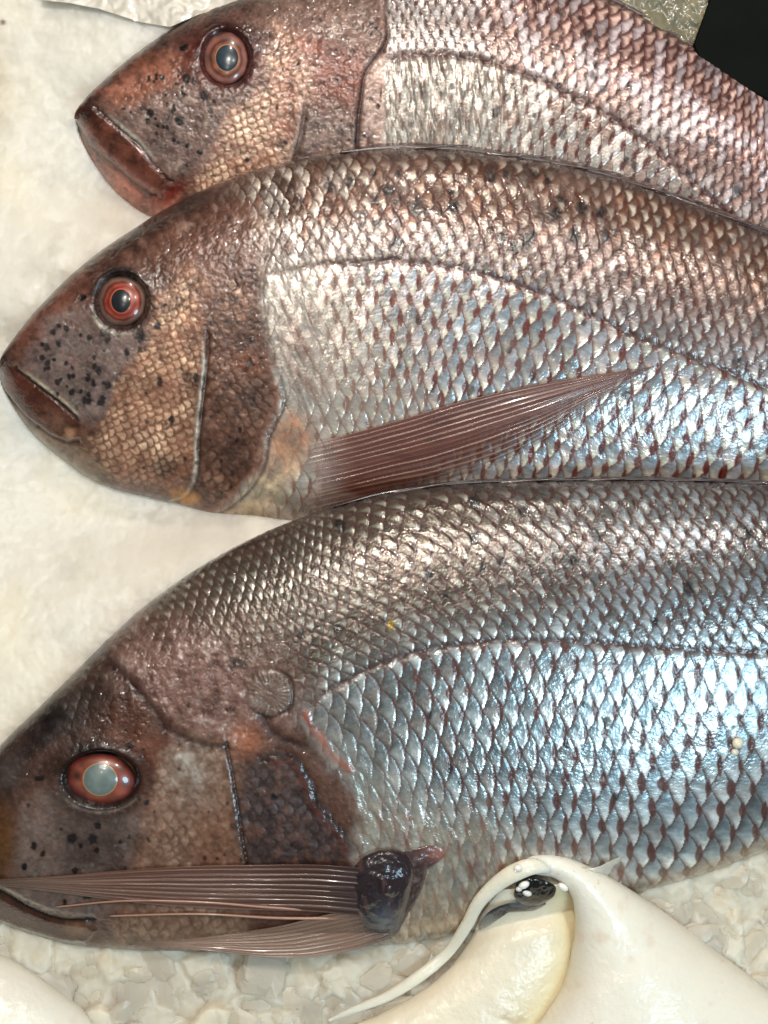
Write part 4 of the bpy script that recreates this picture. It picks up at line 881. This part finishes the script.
fin_sheet('fin_lobe', [(372, 906), (330, 914), (280, 926), (230, 934), (180, 940), (130, 944)], [(392, 938), (350, 951), (300, 958), (262, 957), (214, 951), (160, 947), (128, 945)],
          pf3z, lambda X, Y, s, r, ray: mix(mix(np.broadcast_to(lin(132, 104, 88), X.shape + (3,)).copy(), lin(172, 146, 128), 0.6 * ray), lin(66, 50, 50), sstep(0.16, 0.0, s) * 0.8),
          lambda X, Y, s, r, ray: 0.86 - 0.25 * (1 - ray) - 0.3 * sstep(0.7, 1, s), pf3, rays=9, amp=1.3, m=100, n=200)
for (pts) in ([(360, 912), (280, 908), (200, 902), (120, 901), (56, 907)], [(360, 918), (280, 918), (200, 914), (110, 916)]):
    tube('fin_ray', [(x, y, float(F3.surf(np.array([float(x)]), np.array([float(y)]))[0]) + 0.0022, 1.7 - 1.2 * k / len(pts)) for k, (x, y) in enumerate(pts)], 0, M_fin, pf3,
         lambda X, Y: np.broadcast_to(lin(156, 116, 98), X.shape + (3,)).copy(), seg=8, n=60)
# fleshy dark base
def lump(name, pts, zf, hgt, colf, mat, parent=None, n=70, m=90, under=0.3, ext=None, rough=0.3, wr=0.0, seed=0, pw=0.5):
    """closed pillow inside an outline (picture px) with real thickness"""
    o = curve(pts + [pts[0]], m + 1)[:-1]; c = o.mean(0)
    q = np.sin(np.linspace(0, math.pi / 2, n))[:, None, None]
    XY = c + (o[None] - c) * q; X, Y = XY[..., 0], XY[..., 1]; qq = np.broadcast_to(q[..., 0], X.shape)
    pr = np.clip(1 - qq ** 2, 0, 1) ** pw
    e = wr * fbm(X, Y, 10, 3, seed) * pr
    zt = zf(X, Y) + PX * (hgt * pr + e); zbm = zf(X, Y) - PX * under * hgt * pr
    V = np.concatenate([P(X, Y, zt).reshape(-1, 3), P(X, Y, zbm).reshape(-1, 3)])
    F = np.concatenate([gfaces(n, m, True), gfaces(n, m, True, True, n * m)])
    col = np.clip(colf(X, Y, qq), 0, 1); col = np.concatenate([col.reshape(-1, 3)] * 2); one = np.ones(len(V))
    ob = new_obj(name, V, F, mat, parent, True, {'col': col, 'alp': one, 'met': one * 0, 'rgh': one * rough})
    return ob
def stc(X, Y, q):
    n = fbm(X, Y, 8, 3, 91); c = np.broadcast_to(lin(42, 32, 36), X.shape + (3,)).copy(); c = mix(c, lin(86, 62, 58), 0.7 * sstep(0.1, 0.8, fbm(X, Y, 6, 3, 92, 1, 3))); return mix(c, lin(70, 82, 92), blob(X, Y, 384, 922, 14, 16, 0, 2) * 0.8)
lump('fin_base', [(350, 872), (362, 858), (382, 850), (404, 853), (414, 868), (410, 895), (403, 918), (398, 934), (384, 941), (366, 936), (354, 918), (350, 895)], lambda X, Y: F3.surf(X, Y, 0.001), 15, stc, M_skin, pf3, wr=2.2, seed=5, rough=0.26)
lump('fin_root', [(388, 852), (415, 848), (440, 846), (447, 853), (440, 861), (428, 870), (424, 884), (413, 908), (400, 926), (390, 900)], lambda X, Y: F3.surf(X, Y, -0.0005), 5,
     lambda X, Y, q: mix(mix(np.broadcast_to(lin(60, 44, 44), X.shape + (3,)).copy(), lin(140, 88, 74), blob(X, Y, 442, 853, 16, 8, 0, 2)), lin(120, 108, 100), 0.4 * sstep(0.2, 0.9, fbm(X, Y, 8, 3, 95))), M_skin, pf3, wr=1.5, seed=8)

# ------------------------------------------------------------------ ice bed
def ice_height(X, Y):
    acc = np.zeros(X.shape); wsum = np.zeros(X.shape); inn = np.full(X.shape, 9.0); wgt = np.zeros(X.shape)
    for f in (F1, F2, F3):
        for q in (0, 1):
            xs = np.linspace(f.x0, f.x1, 30); ys = f.bot(xs) if q else f.top(xs); z = (f.zv if q else f.zd)
            for x, y in zip(xs, ys):
                # edges lying on another fish do not count
                skip = any((g is not f) and g.x0 < x < g.x1 and g.top(np.array([x]))[0] - 4 < y < g.bot(np.array([x]))[0] + 4 for g in (F1, F2, F3))
                if skip: continue
                w = 1 / (((X - x) ** 2 + (Y - y) ** 2) + 900.0) ** 1.5; acc += w * z; wsum += w
        a, b = f.top(X), f.bot(X); ins = (X > f.x0) & (X < f.x1) & (Y > a + 2.5) & (Y < b - 2.5); t = np.clip((Y - (a + b) / 2) / ((b - a) / 2 + 1e-6), -1, 1)
        wgt = np.maximum(wgt, np.where((X > f.x0) & (X < f.x1), sstep(1.5, 9, np.minimum(Y - a, b - Y)), 0))
        inn = np.where(ins, np.minimum(inn, f.zc(X, t) - 0.0022), inn)
    z = acc / wsum + 0.0016
    return z * (1 - wgt) + np.minimum(inn, z) * wgt

def chunk_field(X, Y, size, seed, amp_tilt=0.5):
    """crushed ice: each cell a tilted rounded facet"""
    gx = np.floor(X / size); gy = np.floor(Y / size); f1 = np.full(X.shape, 1e9); f2 = np.full(X.shape, 1e9); h = np.zeros(X.shape)
    for i in (-1, 0, 1):
        for j in (-1, 0, 1):
            a, b = gx + i, gy + j; cx = (a + 0.5 + 0.85 * (hash2(a, b, seed) - 0.5)) * size; cy = (b + 0.5 + 0.85 * (hash2(a, b, seed + 1) - 0.5)) * size
            dx, dy = X - cx, Y - cy; d = np.hypot(dx, dy) + 0.15 * (np.abs(dx) + np.abs(dy))
            hh = (hash2(a, b, seed + 2) - 0.5) * 0.9 * size * 0.6 + amp_tilt * ((hash2(a, b, seed + 3) - 0.5) * dx + (hash2(a, b, seed + 4) - 0.5) * dy)
            m = d < f1; f2 = np.where(m, f1, np.minimum(f2, d)); h = np.where(m, hh, h); f1 = np.where(m, d, f1)
    e = sstep(0, 0.30 * size, f2 - f1)
    return h * (0.35 + 0.65 * e) - 0.06 * size * (1 - e)

gx = np.concatenate([np.arange(-700, -30, 8.0), np.arange(-30, 800, 1.7), np.arange(800, 1500, 8.0)])
gy = np.concatenate([np.arange(-600, -30, 8.0), np.arange(-30, 1056, 1.7), np.arange(1056, 1560, 8.0)])
X, Y = np.meshgrid(gx, gy, indexing='ij')
zi = ice_height(X, Y)
rough = np.clip(sstep(760, 900, Y + 0.12 * X) + 0.0, 0, 1); rough = np.maximum(rough, 0.10)
wx = X + 5 * fbm(X, Y, 22, 3, 401); wy = Y + 5 * fbm(X, Y, 22, 3, 402)
hch = chunk_field(wx, wy, 46, 411, 0.7) * 0.55 + chunk_field(wx, wy, 22, 421) * 0.35
bump = rough * hch + 0.12 * chunk_field(wx, wy, 15, 441, 0.6) + 2.0 * fbm(X, Y, 60, 3, 403) + 1.1 * np.abs(fbm(X, Y, 26, 4, 406)) + 0.6 * fbm(X, Y, 12, 4, 404) + 0.3 * fbm(X, Y, 3.5, 2, 405)
bump = np.minimum(bump, 5.0 + 3 * rough)
zi = zi + PX * (bump - 0.2)
n1 = fbm(X, Y, 90, 3, 431); n2 = fbm(X, Y, 18, 4, 432)
icol = np.broadcast_to(lin(216, 212, 202), X.shape + (3,)).copy(); icol = mix(icol, lin(196, 192, 180), 0.55 * sstep(0.1, 0.9, fbm(X, Y, 30, 4, 433))); icol = mix(icol, lin(228, 226, 218), 0.6 * sstep(0.3, 0.8, n2)); icol = mix(icol, lin(226, 218, 196), 0.5 * sstep(-0.2, 0.8, n1)); icol = mix(icol, lin(206, 197, 177), rough * 0.85)
icol = mix(icol, lin(196, 170, 134), rough * sstep(0.15, 0.9, n2) * 0.35); icol = mix(icol, lin(176, 160, 128), 0.75 * blob(X, Y, -14, 95, 24, 70, 0, 2) * (0.7 + 0.5 * n2)); icol = mix(icol, lin(120, 96, 66), 0.8 * spot(X, Y, 3, 22, 3, 2.5))
nx, ny = X.shape
ice = new_obj('ice', P(X, Y, zi), gfaces(nx, ny, flip=True), M_ice, None, True, {'col': np.clip(icol, 0, 1)}); ice['kind'] = 'structure'

# loose lumps lying on the bed, too many to count
def lump_verts(rng, r):
    """an angular chip: an icosphere-like cloud cut by random planes"""
    n = 7; th = np.linspace(0, math.pi, n)[:, None]; ph = np.linspace(0, 2 * math.pi, 12, endpoint=False)[None]
    D = np.stack([np.sin(th) * np.cos(ph), np.sin(th) * np.sin(ph), np.cos(th) + 0 * ph], -1)
    rad = np.ones(D.shape[:2])
    for _ in range(9):
        k = rng.normal(size=3); k /= np.linalg.norm(k); h = rng.uniform(0.55, 0.85); c = D @ k
        rad = np.minimum(rad, np.where(c > 0.05, h / np.maximum(c, 0.05), 9))
    s = np.array([rng.uniform(0.8, 1.6), rng.uniform(0.7, 1.1), rng.uniform(0.2, 0.36)]) * r
    a = rng.uniform(0, 6.28); R = np.array([[math.cos(a), -math.sin(a), 0], [math.sin(a), math.cos(a), 0], [0, 0, 1]])
    b = rng.uniform(-0.4, 0.4); R2 = np.array([[1, 0, 0], [0, math.cos(b), -math.sin(b)], [0, math.sin(b), math.cos(b)]])
    return (D * rad[..., None] * s) @ (R @ R2).T, gfaces(n, 12, True)
rng = np.random.default_rng(77); VV = []; FF = []; CC = []; off = 0
for k in range(560):
    x = rng.uniform(-60, 860); y = rng.uniform(845, 1120)
    if rng.random() > float(sstep(800, 880, y + 0.12 * x)): continue
    inside = any(f.x0 < x < f.x1 and f.top(np.array([x]))[0] - 3 < y < f.bot(np.array([x]))[0] + 7 for f in (F1, F2, F3))
    if inside: continue
    r = rng.choice([8, 13, 19, 26], p=[0.3, 0.3, 0.25, 0.15]) * rng.uniform(0.8, 1.2)
    i = np.clip(np.searchsorted(gx, x), 0, nx - 1); j = np.clip(np.searchsorted(gy, y), 0, ny - 1)
    V, F = lump_verts(rng, r * PX); V = V + P(x, y, zi[i, j] - PX * r * 0.12)
    VV.append(V.reshape(-1, 3)); FF.append(F + off); off += len(VV[-1]); c = lin(250, 242, 226) * rng.uniform(0.9, 1.0)
    CC.append(np.broadcast_to(c, (len(VV[-1]), 3)))
o = new_obj('ice_chips', np.concatenate(VV), np.concatenate(FF), M_lump, None, False, {'col': np.clip(np.concatenate(CC), 0, 1)})
o['kind'] = 'stuff'; o['label'] = 'loose translucent chips of crushed ice in the foreground'; o['category'] = 'ice'

# ------------------------------------------------------------------ squid (lower right)
def loft(name, A, B, zf, colf, mat, parent=None, n=140, m=120, thick=0.006, seed=0, wr=0.6):
    a = curve(A, n)[:, None, :]; b = curve(B, n)[:, None, :]; r = (0.5 - 0.5 * np.cos(np.linspace(0, math.pi, m)))[None, :, None]
    XY = a + (b - a) * r; X, Y = XY[..., 0], XY[..., 1]; s = np.linspace(0, 1, n)[:, None] + 0 * X; rr = r[..., 0] + 0 * X
    Z = zf(X, Y, s, rr) + PX * wr * fbm(X, Y, 26, 3, seed)
    pr = np.sqrt(np.clip(1 - (2 * rr - 1) ** 2, 0, 1))
    V = np.concatenate([P(X, Y, Z).reshape(-1, 3), P(X, Y, Z - thick * pr).reshape(-1, 3)]); nn = n * m
    F = [gfaces(n, m), gfaces(n, m, flip=True, off=nn)]; i = np.arange(n - 1); j = np.arange(m - 1); k = (n - 1) * m
    F.append(np.stack([i * m, (i + 1) * m, (i + 1) * m + nn, i * m + nn], -1)); F.append(np.stack([i * m + m - 1, i * m + m - 1 + nn, (i + 1) * m + m - 1 + nn, (i + 1) * m + m - 1], -1))
    F.append(np.stack([j, j + nn, j + 1 + nn, j + 1], -1)); F.append(np.stack([k + j, k + j + 1, k + j + 1 + nn, k + j + nn], -1))
    col = np.clip(colf(X, Y, s, rr), 0, 1)
    return new_obj(name, V, np.concatenate(F)[:, ::-1], mat, parent, True, {'col': np.concatenate([col.reshape(-1, 3)] * 2)})

squid = thing('squid', 'cream white squid beside the belly of the nearest fish, mantle open showing dark ink', 'squid', group='raw squid on the ice')
def sqc(base, alt, seed):
    def f(X, Y, s, r):
        c = np.broadcast_to(base, X.shape + (3,)).copy(); c = mix(c, alt, 0.7 * sstep(-0.3, 0.9, fbm(X, Y, 60, 3, seed))); c = mix(c, lin(206, 178, 148), 0.35 * sstep(0.35, 0.9, fbm(X, Y, 24, 4, seed + 3))); return mix(c, lin(176, 130, 110), 0.5 * sstep(0.72, 0.95, vnoise(X / 3.1, Y / 3.1, seed + 5)) * sstep(0.1, 0.6, fbm(X, Y, 40, 2, seed + 6)))
    return f
white = lin(226, 220, 206); cream = lin(232, 216, 182)
zI = 0.012
# mantle: the broad tube running out of the picture to the lower right
def zman(X, Y, s, r):
    return zI + 0.004 + 0.034 * sstep(0.32, 0.0, s) + (0.030 + 0.008 * s) * np.clip(1 - (2 * r - 1) ** 2, 0, 1) ** 0.55 * (0.10 + 0.90 * sstep(0.0, 0.34, s))
mantle = loft('mantle', [(519, 866), (534, 874), (554, 878), (568, 890), (575, 916), (570, 955), (560, 985), (544, 1010), (520, 1040), (480, 1090), (470, 1180), (520, 1330)],
              [(518, 864), (532, 856), (556, 855), (590, 866), (622, 884), (660, 909), (700, 938), (740, 968), (790, 1006), (850, 1056), (920, 1130), (960, 1230), (960, 1330)],
              zman, sqc(white, lin(232, 226, 210), 501), M_squid, squid, n=260, m=170, thick=0.03, seed=51)
# lower wall of the opening, bulging and yellower, with the fold beside the mantle edge
def zin(X, Y, s, r):
    a = zI + 0.003 + 0.017 * np.clip(1 - (2 * r - 1) ** 2, 0, 1) ** 0.5 * sstep(0.0, 0.25, s); b = F3.surf(X, Y, 0.0015 + 0.004 * np.sin(math.pi * r)); k = 0.006
    return k * np.log(np.exp(a / k) + np.exp(b / k)) - 0.001
loft('inner_wall', [(500, 890), (482, 915), (470, 940), (452, 965), (420, 992), (380, 1014), (340, 1034), (330, 1100)],
     [(560, 884), (582, 905), (586, 930), (582, 960), (574, 990), (562, 1014), (550, 1036), (540, 1100)],
     zin, lambda X, Y, s, r: mix(mix(np.broadcast_to(lin(224, 214, 192), X.shape + (3,)).copy(), lin(218, 202, 158), sstep(0.60, 0.92, r) * 0.8), lin(170, 136, 96), 0.6 * blob(X, Y, 512, 1018, 18, 8, 0, 2) * (0.5 + 0.8 * fbm(X, Y, 9, 3, 77))),
     M_squid, squid, n=180, m=120, thick=0.014, seed=52, wr=1.0)
# rolled free rim of the mantle
def on_fish(x, y, lift): return max(float(F3.surf(np.array([float(x)]), np.array([float(y)]))[0]), 0.016) + lift
rimp = [(566, 872, 3, .004), (546, 867, 6, .0045), (530, 867, 8, .0055), (514, 873, 8.5, .0055), (497, 884, 7.5, .004), (480, 901, 6.5, .003), (466, 926, 6, .005), (449, 951, 5.5, .007), (421, 975, 6, .006), (386, 997, 5, .004), (351, 1011, 3.5, .002), (328, 1021, 1.5, .001)]
tube('rim', [(x, y, on_fish(x, y, l), r) for x, y, r, l in rimp], 0, M_squid, squid, lambda X, Y: np.broadcast_to(lin(226, 218, 198), X.shape + (3,)).copy(), seg=20, n=160, flat=0.6)
# ink sac remains in the opening
ink = lambda X, Y, q: mix(mix(np.broadcast_to(lin(12, 11, 12), X.shape + (3,)).copy(), lin(84, 96, 104), blob(X, Y, 500, 914, 22, 8, -30, 2) * 0.8), lin(60, 56, 52), 0.4 * sstep(0.3, 0.9, fbm(X, Y, 6, 3, 66)))
lump('ink_sac', [(516, 884), (528, 878), (544, 880), (556, 888), (554, 896), (544, 903), (532, 906), (520, 903), (514, 896)], lambda X, Y: F3.surf(X, Y, 0.007), 5, ink, M_skin, squid, wr=2.0, seed=71, rough=0.22)
lump('ink_streak', [(478, 932), (482, 920), (490, 911), (502, 905), (520, 901), (540, 899), (546, 903), (536, 910), (518, 912), (504, 914), (494, 920), (486, 928)], lambda X, Y: F3.surf(X, Y, 0.0062), 3,
     lambda X, Y, q: mix(np.broadcast_to(lin(78, 86, 92), X.shape + (3,)).copy(), lin(30, 30, 34), sstep(-0.2, 0.6, fbm(X, Y, 7, 3, 67, 2, 1)) * 0.8 + 0.6 * sstep(500, 540, X)), M_skin, squid, wr=1.0, seed=72, rough=0.25)
for (x, y, a, b, g) in [(518, 868, 4.5, 3.4, 0), (524, 885, 6, 3.8, -25), (527, 893, 5, 3.2, 20), (519, 889, 3.5, 2.6, 0), (563, 887, 6, 3.4, 35)]:
    th = np.linspace(0, 2 * math.pi, 11)[:-1]; c, s_ = math.cos(math.radians(g)), math.sin(math.radians(g))
    pts = [(x + a * math.cos(t) * c - b * math.sin(t) * s_, y + a * math.cos(t) * s_ + b * math.sin(t) * c) for t in th]
    lump('white_bead', pts, lambda X, Y: on_fish(x, y, 0.0095 if y > 870 else 0.009) + 0 * X, 4, lambda X, Y, q: np.broadcast_to(lin(244, 238, 224), X.shape + (3,)).copy(), M_squid, squid, n=14, m=24, under=1.0)
# torn skin flap by the fish belly
loft('skin_flap', [(583, 866), (592, 868), (600, 866), (608, 862), (624, 855)], [(590, 872), (600, 878), (608, 884), (614, 892), (620, 897)],
     lambda X, Y, s, r: F3.surf(X, Y, 0.002) + 0.003 * np.sin(3 * r + 4 * s), lambda X, Y, s, r: np.broadcast_to(lin(226, 216, 194), X.shape + (3,)).copy(), M_squid, squid, n=40, m=30, thick=0.0012, seed=55, wr=1.5)
# second squid, lower left corner
sq2 = loft('squid', [(-60, 940), (-20, 946), (8, 956), (30, 968), (55, 986), (80, 1006), (104, 1032), (130, 1080)], [(-160, 1010), (-150, 1050), (-130, 1090), (-100, 1120), (-60, 1150), (-10, 1180), (40, 1200), (90, 1210)],
           lambda X, Y, s, r: zI + 0.001 + 0.030 * np.clip(1 - (2 * r - 1) ** 2, 0, 1) ** 0.5 * np.clip(np.sin(math.pi * (0.04 + 0.92 * s)), 0, 1) ** 0.5, sqc(lin(226, 222, 210), lin(216, 208, 192), 505), M_squid, None, n=160, m=130, thick=0.02, seed=56)
tag(sq2, 'smooth white squid end poking into the lower left corner on the ice', 'squid', 'raw squid on the ice')

# ------------------------------------------------------------------ behind: black tray corner, wet plastic, beads on the near fish
def box_prism(name, pts, z0, z1, mat, parent=None, bev=0.001):
    n = len(pts); A = P([p[0] for p in pts], [p[1] for p in pts], z1); B = A.copy(); B[:, 2] = z0
    o = new_obj(name, np.concatenate([A, B]), [tuple(range(n))[::-1], tuple(range(n, 2 * n))] + [(k, (k + 1) % n, n + (k + 1) % n, n + k) for k in range(n)], mat, parent, False)
    md = o.modifiers.new('bevel', 'BEVEL'); md.width = bev; md.segments = 3
    return o
o = box_prism('tray', [(712, -6), (694, 44), (700, 62), (1000, 230), (1060, -140), (752, -130)], 0.012, 0.037, M_black)
tag(o, 'black plastic tray corner behind the back of the farthest fish', 'tray')
def sheet(name, x0, y0, x1, y1, zf, mat, amp, seed, edge=None, nx=200, ny=140):
    a, b = np.meshgrid(np.linspace(0, 1, nx), np.linspace(0, 1, ny), indexing='ij'); X = x0 + (x1 - x0) * a; Y = y0 + (y1 - y0) * b
    if edge: Y = y0 + (edge(X) - y0) * b
    cr = fbm(X, Y, 34, 4, seed); Z = zf(X, Y) + PX * amp * (cr + 0.7 * np.abs(fbm(X, Y, 20, 3, seed + 3)))
    V = np.concatenate([P(X, Y, Z).reshape(-1, 3), P(X, Y, Z - 0.0008).reshape(-1, 3)])
    F = np.concatenate([gfaces(nx, ny, flip=True), gfaces(nx, ny, off=nx * ny)])
    return new_obj(name, V, F, mat, None, True)
o = sheet('plastic_film', 575, -120, 708, 60, lambda X, Y: 0.031 + 0 * X, M_film, 6, 601)
tag(o, 'wet crinkled olive plastic film between the farthest fish and black tray', 'plastic film')
o = sheet('plastic_film', 40, -120, 260, 20, lambda X, Y: 0.0300 + 0 * X, M_clear, 1.0, 611, edge=lambda X: np.interp(X, [40, 70, 100, 140, 170, 200, 260], [0, 3, 9, 22, 27, 14, 2]))
tag(o, 'clear crumpled plastic film on the ice above the snout of the farthest fish', 'plastic film')
for (x, y, r, lab) in [(738, 743, 6, 'larger round white bead stuck to the blue silver flank of the nearest fish'), (735, 752, 4, 'smaller white bead just below the larger one on the nearest fish flank')]:
    th = np.linspace(0, 2 * math.pi, 13)[:-1]
    b = lump('ice_bead', [(x + r * math.cos(t), y + r * 0.95 * math.sin(t)) for t in th], lambda X, Y: float(F3.surf(np.array([float(x)]), np.array([float(y)]))[0]) + 0.0008 + 0 * X, r * 0.7, lambda X, Y, q: np.broadcast_to(lin(222, 206, 182), X.shape + (3,)).copy(), M_squid, None, n=14, m=28, under=0.6)
    tag(b, lab, 'bead', 'white beads on the nearest fish')
